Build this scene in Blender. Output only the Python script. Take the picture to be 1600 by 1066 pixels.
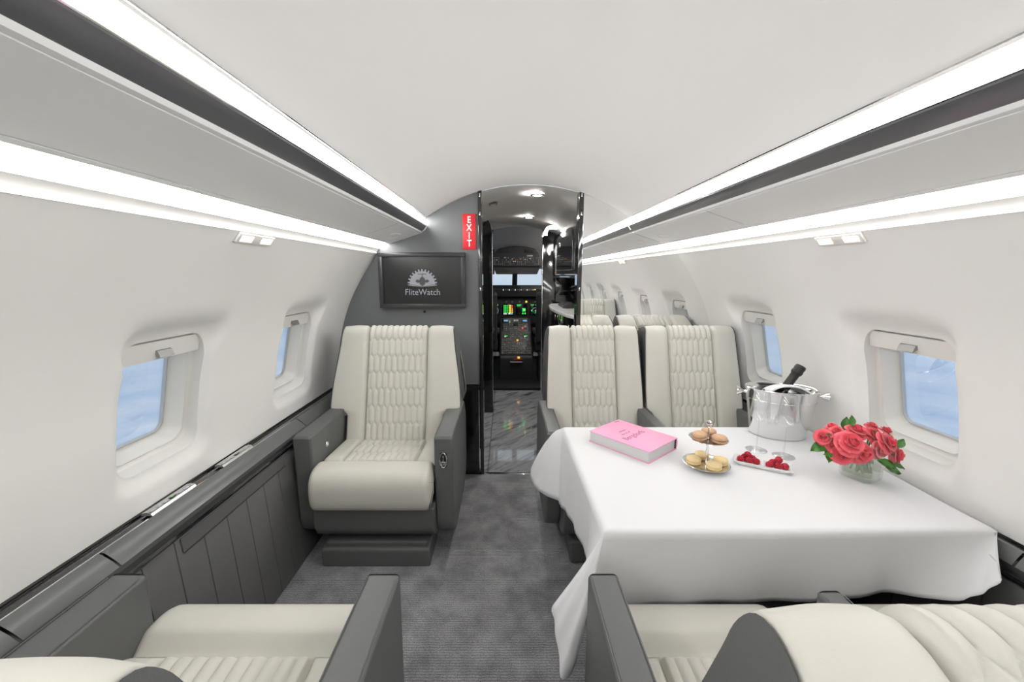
import bpy, bmesh, math, random
from mathutils import Vector, Matrix, Euler
random.seed(7)
PI = math.pi
S = bpy.context.scene
for o in list(bpy.data.objects): bpy.data.objects.remove(o)
COL = S.collection

# ------------------------------------------------------------------ camera
F_PX = 635.0
PITCH = math.atan(104 / F_PX)
cd = bpy.data.cameras.new('camera'); cam = bpy.data.objects.new('camera', cd); COL.objects.link(cam)
cam.location = (-.13, 0, 1.288)
cam.rotation_euler = (PI / 2 - PITCH, 0, 0)
cd.sensor_width = 36; cd.lens = F_PX / 1600 * 36
cd.shift_x = 10 / 1600
cd.clip_start = .02; cd.clip_end = 2000
S.camera = cam
S.view_settings.view_transform = 'Standard'; S.view_settings.look = 'None'
S.view_settings.gamma = 1; S.view_settings.use_curve_mapping = False
S.view_settings.exposure = 0.45
STRIP_UP = 13.0      # radiance of the upper light strips
STRIP_LOW = 11.0

# ------------------------------------------------------------------ world: pale sky over blue sea haze
W = bpy.data.worlds.new('sky'); S.world = W; W.use_nodes = True
nt = W.node_tree; nt.nodes.clear()
N = nt.nodes.new; L = nt.links.new
wo = N('ShaderNodeOutputWorld'); bg = N('ShaderNodeBackground'); tc = N('ShaderNodeTexCoord')
sx = N('ShaderNodeSeparateXYZ'); L(tc.outputs['Generated'], sx.inputs[0])
mp = N('ShaderNodeMapping'); mp.inputs['Scale'].default_value = (3, 3, 16); L(tc.outputs['Generated'], mp.inputs[0])
nz = N('ShaderNodeTexNoise'); nz.inputs['Scale'].default_value = 2.2; nz.inputs['Detail'].default_value = 7; L(mp.outputs[0], nz.inputs[0])
sea = N('ShaderNodeValToRGB'); L(nz.outputs[0], sea.inputs[0])
sea.color_ramp.elements[0].position = .35; sea.color_ramp.elements[0].color = (.36, .52, .76, 1)
sea.color_ramp.elements[1].position = .72; sea.color_ramp.elements[1].color = (.60, .71, .86, 1)
gr = N('ShaderNodeMapRange'); gr.inputs[1].default_value = -.10; gr.inputs[2].default_value = .02; L(sx.outputs[2], gr.inputs[0])
mx = N('ShaderNodeMixRGB'); L(gr.outputs[0], mx.inputs[0]); L(sea.outputs[0], mx.inputs[1]); mx.inputs[2].default_value = (.68, .80, .90, 1)
L(mx.outputs[0], bg.inputs[0]); bg.inputs[1].default_value = .74; L(bg.outputs[0], wo.inputs[0])

# ------------------------------------------------------------------ materials
MATS = {}
def mat(name, col, rough=.5, metal=0, coat=0, bump=None, var=None, emit=None, spec=.5, sheen=0):
    if name in MATS: return MATS[name]
    m = bpy.data.materials.new(name); m.use_nodes = True; MATS[name] = m
    t = m.node_tree; b = t.nodes['Principled BSDF']
    b.inputs['Base Color'].default_value = (*col, 1); b.inputs['Roughness'].default_value = rough
    b.inputs['Metallic'].default_value = metal; b.inputs['Coat Weight'].default_value = coat; b.inputs['Coat Roughness'].default_value = .05
    b.inputs['Specular IOR Level'].default_value = spec; b.inputs['Sheen Weight'].default_value = sheen
    co = t.nodes.new('ShaderNodeTexCoord')
    if var:   # (scale, amount)
        n = t.nodes.new('ShaderNodeTexNoise'); n.inputs['Scale'].default_value = var[0]; n.inputs['Detail'].default_value = 4
        t.links.new(co.outputs['Object'], n.inputs[0])
        r = t.nodes.new('ShaderNodeValToRGB'); t.links.new(n.outputs[0], r.inputs[0])
        k = var[1]; r.color_ramp.elements[0].position = .3; r.color_ramp.elements[1].position = .7
        r.color_ramp.elements[0].color = tuple(c * (1 - k) for c in col) + (1,)
        r.color_ramp.elements[1].color = tuple(min(1, c * (1 + k)) for c in col) + (1,)
        t.links.new(r.outputs[0], b.inputs['Base Color'])
    if bump:  # (kind, scale, strength)
        n = t.nodes.new('ShaderNodeTexVoronoi' if bump[0] == 'v' else 'ShaderNodeTexNoise'); n.inputs['Scale'].default_value = bump[1]
        t.links.new(co.outputs['Object'], n.inputs[0])
        bu = t.nodes.new('ShaderNodeBump'); bu.inputs['Strength'].default_value = bump[2]; bu.inputs['Distance'].default_value = .001
        t.links.new(n.outputs[0], bu.inputs['Height']); t.links.new(bu.outputs[0], b.inputs['Normal'])
    if emit:
        b.inputs['Emission Color'].default_value = (*emit[:3], 1); b.inputs['Emission Strength'].default_value = emit[3]
    return m

WALL = mat('ivory_wall_cloth', (.83, .818, .795), .8, bump=('n', 60, .25), var=(3, .012))
CEIL = mat('ivory_ceiling_cloth', (.87, .858, .84), .8, bump=('n', 60, .25))
BIN = mat('satin_bin_panel', (.82, .82, .815), .45)
TRIMW = mat('ivory_window_trim', (.78, .765, .73), .35, var=(6, .02))
IVORY = mat('ivory_leather', (.575, .56, .505), .55, bump=('v', 420, .12), var=(5, .02))
GREY = mat('charcoal_leather', (.115, .118, .117), .48, bump=('v', 420, .15), var=(4, .05))
GREYL = mat('ledge_grey_satin', (.125, .13, .128), .28, bump=('v', 500, .05))
GREYD = mat('side_panel_leather', (.10, .10, .098), .5, bump=('v', 420, .15), var=(3, .08))
BULK = mat('bulkhead_slate_leather', (.155, .165, .168), .5, bump=('v', 420, .1))
BLACK = mat('black_gloss_lacquer', (.008, .008, .008), .08, coat=1)
BLACKM = mat('black_matt', (.012, .012, .012), .5)
DARKG = mat('dark_brushed_valance', (.10, .10, .105), .32, coat=.4)
CHROME = mat('chrome', (.82, .82, .82), .08, metal=1)
STEEL = mat('polished_steel', (.80, .80, .80), .13, metal=1)
SILVER = mat('satin_silver', (.62, .62, .61), .3, metal=.8)
PULL = mat('brushed_pull', (.36, .36, .35), .42, metal=.7)
MIRROR = mat('mirror_glass', (.93, .93, .925), .0, metal=1)
CLOTH = mat('white_table_linen', (.73, .73, .745), .85, bump=('n', 300, .15))
TAUPE = mat('taupe_liner', (.55, .52, .49), .7, bump=('n', 60, .2))
ROUTE = mat('corridor_ceiling', (.74, .71, .675), .6)
RED = mat('exit_red', (.72, .02, .03), .35)
WHITE = mat('white_print', (.85, .85, .84), .5)
PINK = mat('pink_cover', (.86, .37, .56), .45)
MAUVE = mat('mauve_print', (.35, .08, .22), .5)
PAGES = mat('page_edges', (.62, .62, .61), .7, bump=('n', 200, .2))
PORC = mat('white_porcelain', (.82, .82, .82), .15)
BERRY = mat('raspberry_red', (.50, .02, .045), .35, bump=('n', 150, .3), var=(60, .3))
MACB = mat('brown_macaron_shell', (.58, .36, .22), .6, var=(80, .08))
MACBF = mat('brown_macaron_filling', (.30, .15, .07), .7, bump=('n', 400, 1))
MACY = mat('yellow_macaron_shell', (.80, .62, .33), .6, var=(80, .06))
MACYF = mat('yellow_macaron_filling', (.72, .50, .22), .7, bump=('n', 400, 1))
LEAF = mat('leaf_green', (.06, .20, .03), .35, var=(30, .3))
STEM = mat('stem_green', (.20, .32, .10), .5)
ROSE = mat('coral_rose_petal', (.88, .115, .155), .5, var=(15, .18), sheen=.3)
ROSEP = mat('pink_rose_petal', (.88, .28, .30), .5, var=(15, .18), sheen=.3)
FOIL = mat('black_bottle_foil', (.015, .015, .015), .35, bump=('n', 200, .6))
BOTTLE = mat('dark_green_bottle', (.01, .02, .01), .08, coat=1)
SCREENB = mat('black_screen', (.012, .012, .013), .25)
LOGO = mat('screen_grey_print', (.02, .02, .02), .5, emit=(.20, .20, .215, 1))
SPLASH = mat('screen_dark_print', (.02, .02, .02), .5, emit=(.028, .028, .03, 1))
EM_UP = mat('ceiling_lamp_lens', (.9, .9, .9), .5, emit=(1, .99, .972, STRIP_UP))
EM_LO = mat('sidewall_lamp_lens', (.9, .9, .9), .5, emit=(1, .99, .972, STRIP_LOW))
EM_DN = mat('downlight_lens', (.9, .9, .9), .5, emit=(1, .97, .92, 700))
EM_COVE = mat('galley_lamp_lens', (.9, .9, .9), .5, emit=(1, .98, .95, 9))
EM_RD = mat('reading_lamp_lens', (.9, .8, .7), .5, emit=(1, .80, .62, .75))
def em(name, c, s): return mat(name, (.01, .01, .01), .4, emit=(*c, s))
EG = em('screen_green', (.05, .9, .12), .8); EY = em('screen_yellow', (1, .75, .1), .9); ER = em('screen_red', (1, .1, .05), .8)
EW = em('screen_white', (.85, .9, .95), .7); EB = em('screen_blue', (.2, .55, .8), .6); EO = em('lamp_orange', (1, .45, .08), 1.0)
KNOB = mat('cockpit_knob', (.30, .30, .29), .4); PANELG = mat('cockpit_panel', (.085, .085, .08), .5, var=(60, .4)); PANELD = mat('cockpit_dark_panel', (.02, .02, .02), .5)
COCK = mat('cockpit_trim', (.022, .022, .024), .55)

def glassmat(name, tint=(1, 1, 1), edge=.9, body=.03, ior=1.25):
    m = bpy.data.materials.new(name); m.use_nodes = True; t = m.node_tree; t.nodes.clear()
    o = t.nodes.new('ShaderNodeOutputMaterial'); a = t.nodes.new('ShaderNodeBsdfTransparent'); g = t.nodes.new('ShaderNodeBsdfGlossy')
    a.inputs[0].default_value = (*tint, 1); g.inputs[1].default_value = .02; g.inputs[0].default_value = (.95, .95, .95, 1)
    lw = t.nodes.new('ShaderNodeLayerWeight'); lw.inputs[0].default_value = .22
    mr = t.nodes.new('ShaderNodeMapRange'); mr.inputs[3].default_value = body; mr.inputs[4].default_value = edge
    t.links.new(lw.outputs['Facing'], mr.inputs[0]); x = t.nodes.new('ShaderNodeMixShader')
    t.links.new(mr.outputs[0], x.inputs[0]); t.links.new(a.outputs[0], x.inputs[1]); t.links.new(g.outputs[0], x.inputs[2]); t.links.new(x.outputs[0], o.inputs[0])
    return m
PANE = glassmat('window_glass', (.97, .98, .99), .5, .01)
GLASS = glassmat('clear_thin_glass', (.955, .96, .96), .9, .03)
VASEG = glassmat('clear_vase_glass', (.93, .95, .935), .9, .06)
WATER = glassmat('water', (.90, .93, .84), .5, .03, 1.3)

def carpet_mat():
    m = bpy.data.materials.new('ribbed_grey_carpet'); m.use_nodes = True; t = m.node_tree; b = t.nodes['Principled BSDF']
    N = t.nodes.new; L = t.links.new
    co = N('ShaderNodeTexCoord'); sp = N('ShaderNodeSeparateXYZ'); L(co.outputs['Object'], sp.inputs[0])
    # ribs across the aisle, 11 mm apart
    mu = N('ShaderNodeMath'); mu.operation = 'MULTIPLY'; mu.inputs[1].default_value = 2 * PI / .0098; L(sp.outputs[1], mu.inputs[0])
    n1 = N('ShaderNodeTexNoise'); n1.inputs['Scale'].default_value = 35; L(co.outputs['Object'], n1.inputs[0])
    ad = N('ShaderNodeMath'); ad.operation = 'MULTIPLY_ADD'; ad.inputs[1].default_value = 4; L(n1.outputs[0], ad.inputs[0]); L(mu.outputs[0], ad.inputs[2])
    si = N('ShaderNodeMath'); si.operation = 'SINE'; L(ad.outputs[0], si.inputs[0])
    n2 = N('ShaderNodeTexNoise'); n2.inputs['Scale'].default_value = 8; n2.inputs['Detail'].default_value = 9; n2.inputs['Roughness'].default_value = .65; L(co.outputs['Object'], n2.inputs[0])
    n3 = N('ShaderNodeTexNoise'); n3.inputs['Scale'].default_value = 260; L(co.outputs['Object'], n3.inputs[0])
    r = N('ShaderNodeValToRGB'); L(n2.outputs[0], r.inputs[0])
    r.color_ramp.elements[0].position = .36; r.color_ramp.elements[0].color = (.17, .17, .178, 1)
    r.color_ramp.elements[1].position = .68; r.color_ramp.elements[1].color = (.36, .36, .375, 1)
    mr = N('ShaderNodeMapRange'); mr.inputs[1].default_value = -1; mr.inputs[2].default_value = 1; mr.inputs[3].default_value = .74; mr.inputs[4].default_value = 1.2; L(si.outputs[0], mr.inputs[0])
    m3 = N('ShaderNodeMapRange'); m3.inputs[1].default_value = .3; m3.inputs[2].default_value = .7; m3.inputs[3].default_value = .5; m3.inputs[4].default_value = 1.5; L(n3.outputs[0], m3.inputs[0])
    pm = N('ShaderNodeMath'); pm.operation = 'MULTIPLY'; L(mr.outputs[0], pm.inputs[0]); L(m3.outputs[0], pm.inputs[1])
    v = N('ShaderNodeVectorMath'); v.operation = 'SCALE'; L(r.outputs[0], v.inputs[0]); L(pm.outputs[0], v.inputs['Scale'])
    L(v.outputs[0], b.inputs['Base Color']); b.inputs['Roughness'].default_value = .95; b.inputs['Sheen Weight'].default_value = .3
    bu = N('ShaderNodeBump'); bu.inputs['Strength'].default_value = .6; bu.inputs['Distance'].default_value = .003; L(pm.outputs[0], bu.inputs['Height']); L(bu.outputs[0], b.inputs['Normal'])
    return m
CARPET = carpet_mat()
def marble_mat():
    m = bpy.data.materials.new('grey_veined_marble'); m.use_nodes = True; t = m.node_tree; b = t.nodes['Principled BSDF']
    N = t.nodes.new; L = t.links.new
    co = N('ShaderNodeTexCoord'); mp = N('ShaderNodeMapping'); m0 = N('ShaderNodeMapping'); m0.inputs['Rotation'].default_value = (0, 0, -.85); mp.inputs['Scale'].default_value = (1, 6, 1); L(co.outputs['Object'], m0.inputs[0]); L(m0.outputs[0], mp.inputs[0])
    n = N('ShaderNodeTexNoise'); n.inputs['Scale'].default_value = 3.2; n.inputs['Detail'].default_value = 6; n.inputs['Distortion'].default_value = .6; L(mp.outputs[0], n.inputs[0])
    r = N('ShaderNodeValToRGB'); L(n.outputs[0], r.inputs[0]); e = r.color_ramp.elements
    e[0].position = .30; e[0].color = (.10, .10, .11, 1); e[1].position = .47; e[1].color = (.30, .30, .315, 1)
    x = e.new(.60); x.color = (.36, .36, .38, 1); x = e.new(.64); x.color = (.20, .20, .215, 1); x = e.new(.70); x.color = (.37, .37, .39, 1)
    L(r.outputs[0], b.inputs['Base Color']); b.inputs['Roughness'].default_value = .07; b.inputs['Coat Weight'].default_value = .6
    return m
MARBLE = marble_mat()

# ------------------------------------------------------------------ helpers
def tag(o, label=None, cat=None, group=None, kind=None):
    if label: o['label'] = label
    if cat: o['category'] = cat
    if group: o['group'] = group
    if kind: o['kind'] = kind
    return o
def link(name, me, m=None, parent=None, loc=None, rot=None):
    o = bpy.data.objects.new(name, me); COL.objects.link(o)
    if m and me is not None and len(me.materials) == 0: me.materials.append(m)
    if parent: o.parent = parent
    if loc: o.location = loc
    if rot: o.rotation_euler = rot
    return o
def thing(name, label, cat, loc=(0, 0, 0), rz=0, group=None):
    o = bpy.data.objects.new(name, None); COL.objects.link(o); o.location = loc; o.rotation_euler = (0, 0, rz); o.empty_display_size = .05
    return tag(o, label, cat, group)
def struct(name, loc=(0, 0, 0)):
    o = bpy.data.objects.new(name, None); COL.objects.link(o); o.location = loc; return tag(o, kind='structure')
def mesh(name, V, Fc, smooth=True, ang=None):
    me = bpy.data.meshes.new(name); me.from_pydata([tuple(v) for v in V], [], Fc); me.update()
    bm = bmesh.new(); bm.from_mesh(me); bmesh.ops.remove_doubles(bm, verts=bm.verts, dist=1e-6); bmesh.ops.recalc_face_normals(bm, faces=bm.faces); bm.to_mesh(me); bm.free()
    fin(me, smooth, ang); return me
def fin(me, smooth=True, ang=None):
    if smooth:
        me.polygons.foreach_set('use_smooth', [True] * len(me.polygons))
        me.set_sharp_from_angle(angle=math.radians(ang if ang else 40))
    me.update()
def from_bm(name, bm, smooth=True, ang=40):
    bmesh.ops.recalc_face_normals(bm, faces=bm.faces)
    me = bpy.data.meshes.new(name); bm.to_mesh(me); bm.free(); fin(me, smooth, ang); return me
def box_bm(bm, c, s, bev=0, seg=2, rot=None):
    r = bmesh.ops.create_cube(bm, size=1); vs = r['verts']
    bmesh.ops.scale(bm, vec=s, verts=vs)
    if bev > 0:
        es = list({e for v in vs for e in v.link_edges})
        rr = bmesh.ops.bevel(bm, geom=es, offset=bev, segments=seg, profile=.5, affect='EDGES')
        vs = list({v for f in rr['faces'] for v in f.verts} | {v for v in vs if v.is_valid})
    if rot: bmesh.ops.rotate(bm, verts=vs, cent=(0, 0, 0), matrix=rot if isinstance(rot, Matrix) else Euler(rot).to_matrix())
    bmesh.ops.translate(bm, vec=c, verts=vs); return vs
def box(name, c, s, m, parent=None, bev=.003, seg=2, rot=None):
    """box with its own origin at centre"""
    bm = bmesh.new(); box_bm(bm, (0, 0, 0), s, min(bev, min(s) * .45), seg)
    o = link(name, from_bm(name, bm), m, parent, c, rot)
    if bev >= .005: w_n = o.modifiers.new('wn', 'WEIGHTED_NORMAL'); w_n.keep_sharp = True
    return o
def poly_ext(name, pts, axis, a0, a1, m, parent=None, bev=0, seg=3, smooth=True):
    """extrude closed polygon; axis 'x': pts=(y,z), 'y': pts=(x,z), 'z': pts=(x,y)"""
    def P(p, a): return {'x': (a, p[0], p[1]), 'y': (p[0], a, p[1]), 'z': (p[0], p[1], a)}[axis]
    bm = bmesh.new(); A = [bm.verts.new(P(p, a0)) for p in pts]; B = [bm.verts.new(P(p, a1)) for p in pts]; n = len(pts)
    bm.faces.new(A); bm.faces.new(B[::-1])
    for i in range(n): bm.faces.new([A[i], A[(i + 1) % n], B[(i + 1) % n], B[i]])
    bmesh.ops.recalc_face_normals(bm, faces=bm.faces)
    if bev:
        es = [e for e in bm.edges if (e.verts[0] in A) == (e.verts[1] in A)] + [e for e in bm.edges if e.calc_face_angle(0) > .6 and (e.verts[0] in A) != (e.verts[1] in A)]
        bmesh.ops.bevel(bm, geom=list(set(es)), offset=bev, segments=seg, profile=.5, affect='EDGES')
    o = link(name, from_bm(name, bm, smooth, 35), m, parent)
    if bev and smooth: w_n = o.modifiers.new('wn', 'WEIGHTED_NORMAL'); w_n.keep_sharp = True
    return o
def ring_loft(rings, closed=True, caps=(False, False)):
    V = []; Fc = []; n = len(rings[0])
    for r in rings: V += [tuple(p) for p in r]
    for k in range(len(rings) - 1):
        for i in range(n if closed else n - 1):
            j = (i + 1) % n; Fc.append((k * n + i, k * n + j, (k + 1) * n + j, (k + 1) * n + i))
    if caps[0]: Fc.append(tuple(range(n))[::-1])
    if caps[1]: Fc.append(tuple(range((len(rings) - 1) * n, len(rings) * n)))
    return V, Fc
def lathe(name, prof, m, parent=None, seg=32, sx=1, sy=1, loc=None, rot=None, closed=False):
    rings = [[(max(r, 1e-5) * math.cos(2 * PI * i / seg) * sx, max(r, 1e-5) * math.sin(2 * PI * i / seg) * sy, z) for i in range(seg)] for r, z in prof]
    V, Fc = ring_loft(rings, True, (prof[0][0] > 1e-4 and not closed and False, False))
    return link(name, mesh(name, V, Fc, ang=50), m, parent, loc, rot)
def tube_mesh(name, pts, r, seg=10):
    pts = [Vector(p) for p in pts]; rings = []; up = None
    for i, p in enumerate(pts):
        d = (pts[min(i + 1, len(pts) - 1)] - pts[max(i - 1, 0)]).normalized()
        if up is None: up = d.orthogonal().normalized()
        up = (up - d * up.dot(d)).normalized(); s = d.cross(up); rr = r[i] if isinstance(r, (list, tuple)) else r
        rings.append([p + (up * math.cos(2 * PI * k / seg) + s * math.sin(2 * PI * k / seg)) * rr for k in range(seg)])
    V, Fc = ring_loft(rings, True, (True, True)); return mesh(name, V, Fc)
def tube(name, pts, r, m, parent=None, seg=10): return link(name, tube_mesh(name, pts, r, seg), m, parent)
def catmull(P, n):
    out = []; k = len(P)
    for i in range(k - 1):
        p0 = P[max(i - 1, 0)]; p1 = P[i]; p2 = P[i + 1]; p3 = P[min(i + 2, k - 1)]
        for j in range(n):
            t = j / n
            out.append(tuple(.5 * (2 * b + (c - a) * t + (2 * a - 5 * b + 4 * c - d) * t * t + (3 * b - a - 3 * c + d) * t ** 3) for a, b, c, d in zip(p0, p1, p2, p3)))
    out.append(tuple(P[-1])); return out
def sstep(a, b, x):
    t = max(0, min(1, (x - a) / (b - a))) if b != a else (1 if x > a else 0); return t * t * (3 - 2 * t)
def text(name, body, size, m, parent, loc, rot, align='CENTER', ext=.0004, sx=1, off=0):
    c = bpy.data.curves.new(name, 'FONT'); c.body = body; c.size = size; c.align_x = align; c.align_y = 'CENTER'; c.extrude = ext; c.resolution_u = 3; c.offset = off
    tmp = bpy.data.objects.new('tmp', c); COL.objects.link(tmp); dg = bpy.context.evaluated_depsgraph_get(); dg.update()
    me = bpy.data.meshes.new_from_object(tmp.evaluated_get(dg)); bpy.data.objects.remove(tmp)
    me.materials.clear(); o = link(name, me, m, parent, loc, rot); o.scale = (sx, 1, 1); return o
def copy_tree(o, parent=None):
    c = o.copy(); COL.objects.link(c); c.parent = parent
    for ch in list(o.children): copy_tree(ch, c)
    return c

# ------------------------------------------------------------------ cabin shell
YF = 2.49; YA = -3.05
WP = [(1.193, .596), (1.184, .70), (1.168, .811), (1.134, .972), (1.076, 1.13), (.99, 1.284), (.898, 1.415)]
WC = catmull(WP, 12)
WS = [0]
for a, b in zip(WC, WC[1:]): WS.append(WS[-1] + math.hypot(b[0] - a[0], b[1] - a[1]))
def wprof(s):
    s = max(0, min(WS[-1], s)); i = 0
    while i < len(WS) - 2 and WS[i + 1] < s: i += 1
    t = (s - WS[i]) / (WS[i + 1] - WS[i]); a, b = WC[i], WC[i + 1]; dx, dz = b[0] - a[0], b[1] - a[1]; l = math.hypot(dx, dz)
    return a[0] + dx * t, a[1] + dz * t, dz / l, -dx / l      # x, z, outward normal
def s_of_z(z):
    for i in range(len(WC) - 1):
        if WC[i + 1][1] >= z: return WS[i] + (WS[i + 1] - WS[i]) * (z - WC[i][1]) / (WC[i + 1][1] - WC[i][1])
    return WS[-1]
SB, ST_ = s_of_z(.712), s_of_z(1.088); SC = (SB + ST_) / 2; HS = (ST_ - SB) / 2; HW = .148; RC = .05
_x, _z, NX, NZ = wprof(SC)      # window frame normal
CXW, CZW = _x, _z
def rrect(th, hw, hs, r):
    """point of a rounded rectangle along direction th"""
    c, s = math.cos(th), math.sin(th); t = min(hw / abs(c) if abs(c) > 1e-9 else 1e9, hs / abs(s) if abs(s) > 1e-9 else 1e9)
    x, y = abs(c) * t, abs(s) * t
    if x > hw - r and y > hs - r:
        cx, cy = hw - r, hs - r; b = abs(c) * cx + abs(s) * cy; q = b * b - (cx * cx + cy * cy - r * r); t = b + math.sqrt(max(q, 0))
    return c * t, s * t
def bays(side): return [(1.95 if side < 0 else 2.03) - .76 * k for k in range(7)]
HB = .38
def bay_angles():
    A = []
    for (y, s) in [(HB, -SC), (HB, WS[-1] - SC), (-HB, WS[-1] - SC), (-HB, -SC)]: A.append(math.atan2(s, y))
    A.sort(); out = []
    for i in range(4):
        a, b = A[i], A[(i + 1) % 4] + (2 * PI if i == 3 else 0); n = 34
        out += [a + (b - a) * k / n for k in range(n)]
    return out
ANG = bay_angles()
def disp(th, d):
    iy, is_ = rrect(th, HW, HS, RC); up = sstep(.55, 1, is_ / HS); dn = sstep(.5, 1, -is_ / HS); sd = 1 - max(up, dn)
    D = .040 * up + .022 * sd + .020 * dn; Lg = .10 * up + .030 * sd + .06 * dn
    return D * (1 - sstep(0, Lg, d)) if d < Lg else 0
def build_wall(side):
    V = []; Fc = []
    fr = [0, .03, .07, .12, .18, .25, .33, .42, .53, .66, .82, 1]
    for yc in bays(side):
        base = len(V); n = len(ANG)
        for f in fr:
            for th in ANG:
                iy, is_ = rrect(th, HW, HS, RC); c, s = math.cos(th), math.sin(th)
                t = min(HB / abs(c) if abs(c) > 1e-9 else 1e9, ((WS[-1] - SC) if s > 0 else SC) / abs(s) if abs(s) > 1e-9 else 1e9)
                oy, os = c * t, s * t; y = iy + (oy - iy) * f; ss = is_ + (os - is_) * f; d = math.hypot(y - iy, ss - is_)
                x, z, nx, nz = wprof(SC + ss); q = disp(th, d); V.append((side * (x + nx * q), yc + y, z + nz * q))
        for k in range(len(fr) - 1):
            for i in range(n):
                j = (i + 1) % n; Fc.append((base + k * n + i, base + k * n + j, base + (k + 1) * n + j, base + (k + 1) * n + i))
    for (ya, yb) in ((bays(side)[0] + HB, YF + .01), (YA - .01, bays(side)[-1] - HB)):
        base = len(V)
        for i in range(25):
            x, z, _, _ = wprof(WS[-1] * i / 24); V += [(side * x, ya, z), (side * x, yb, z)]
        for i in range(24): Fc.append((base + 2 * i, base + 2 * i + 1, base + 2 * i + 3, base + 2 * i + 2))
    o = link('wall_left' if side < 0 else 'wall_right', mesh('wall', V, Fc, ang=60), WALL); tag(o, kind='structure')
build_wall(-1); build_wall(1)

# windows
def window(side, yc, num):
    W_ = struct('window_%d' % num, (side * CXW, yc, CZW))
    def L3(y, s, d):   # local frame of the window plane
        return (side * (NX * d - NZ * s), y, NZ * d + NX * s)
    def ring(ins, dep, exact=False):
        out = []
        for th in ANG:
            y, s = rrect(th, HW - ins, HS - ins, max(.02, RC - ins * .4))
            if exact:
                x, z, nx, nz = wprof(SC + s); q = disp(th, 0); out.append((side * (x + nx * q - CXW), y, z + nz * q - CZW))
            else: out.append(L3(y, s, dep))
        return out
    R1 = [ring(0, 0, True), ring(.0, .052), ring(.003, .058), ring(.010, .062), ring(.016, .060), ring(.020, .054)]
    V, Fc = ring_loft(R1); link('window_liner', mesh('window_liner', V, Fc, ang=35), TRIMW, W_)
    R2 = [ring(.020, .054), ring(.022, .064), ring(.030, .075), ring(.034, .10), ring(.040, .107)]
    V, Fc = ring_loft(R2); link('window_reveal', mesh('window_reveal', V, Fc, ang=35), TRIMW, W_)
    R3 = [ring(.040, .107), ring(.041, .100), ring(.045, .100), ring(.047, .110)]
    V, Fc = ring_loft(R3); link('window_gasket', mesh('window_gasket', V, Fc, ang=35), SILVER, W_)
    R4 = [ring(.045, .108), ring(.045, .1095)]; V, Fc = ring_loft(R4, caps=(True, True)); link('window_pane', mesh('window_pane', V, Fc, False), PANE, W_)
    # shade header with its pull
    n = 14; pts = []
    top = HS - .004; bot = HS - .060; hw = HW - .004
    pts = [(-hw, bot), (hw, bot), (hw, top - .018)] + [(hw - .018 + .018 * math.cos(a * PI / 12), top - .018 + .018 * math.sin(a * PI / 12)) for a in range(1, 7)] + [(-hw + .018 - .018 * math.sin(a * PI / 12), top - .018 + .018 * math.cos(a * PI / 12)) for a in range(0, 7)]
    A = [L3(y, s, .034) for y, s in pts]; B = [L3(y, s, .046) for y, s in pts]
    V, Fc = ring_loft([A, B], caps=(True, True)); sh = link('window_shade', mesh('window_shade', V, Fc, False), TRIMW, W_)
    hp = [(0, -.001), (.014, -.008), (.0165, -.006), (.006, .011), (0, .012)]
    A = [L3(-.026, HS - .043 + b, .034 - a) for a, b in hp]; B = [L3(.026, HS - .043 + b, .034 - a) for a, b in hp]
    V, Fc = ring_loft([A, B], caps=(True, True)); link('shade_pull', mesh('shade_pull', V, Fc, False), PULL, sh)
k = 1
for side in (-1, 1):
    for yc in bays(side): window(side, yc, k); k += 1

# ceiling
cr = 1.057
def arc_pts(n=30, half=.596): return [(x, 1.808 - cr + math.sqrt(cr * cr - x * x)) for x in [half * (2 * i / n - 1) for i in range(n + 1)]]
A = arc_pts(); A = [(-.604, 1.618)] + A + [(.604, 1.618)]
V, Fc = ring_loft([[(x, YA, z) for x, z in A], [(x, YF + .005, z) for x, z in A]], closed=False)
tag(link('ceiling', mesh('ceiling', V, Fc, ang=50), CEIL), kind='structure')

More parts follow.
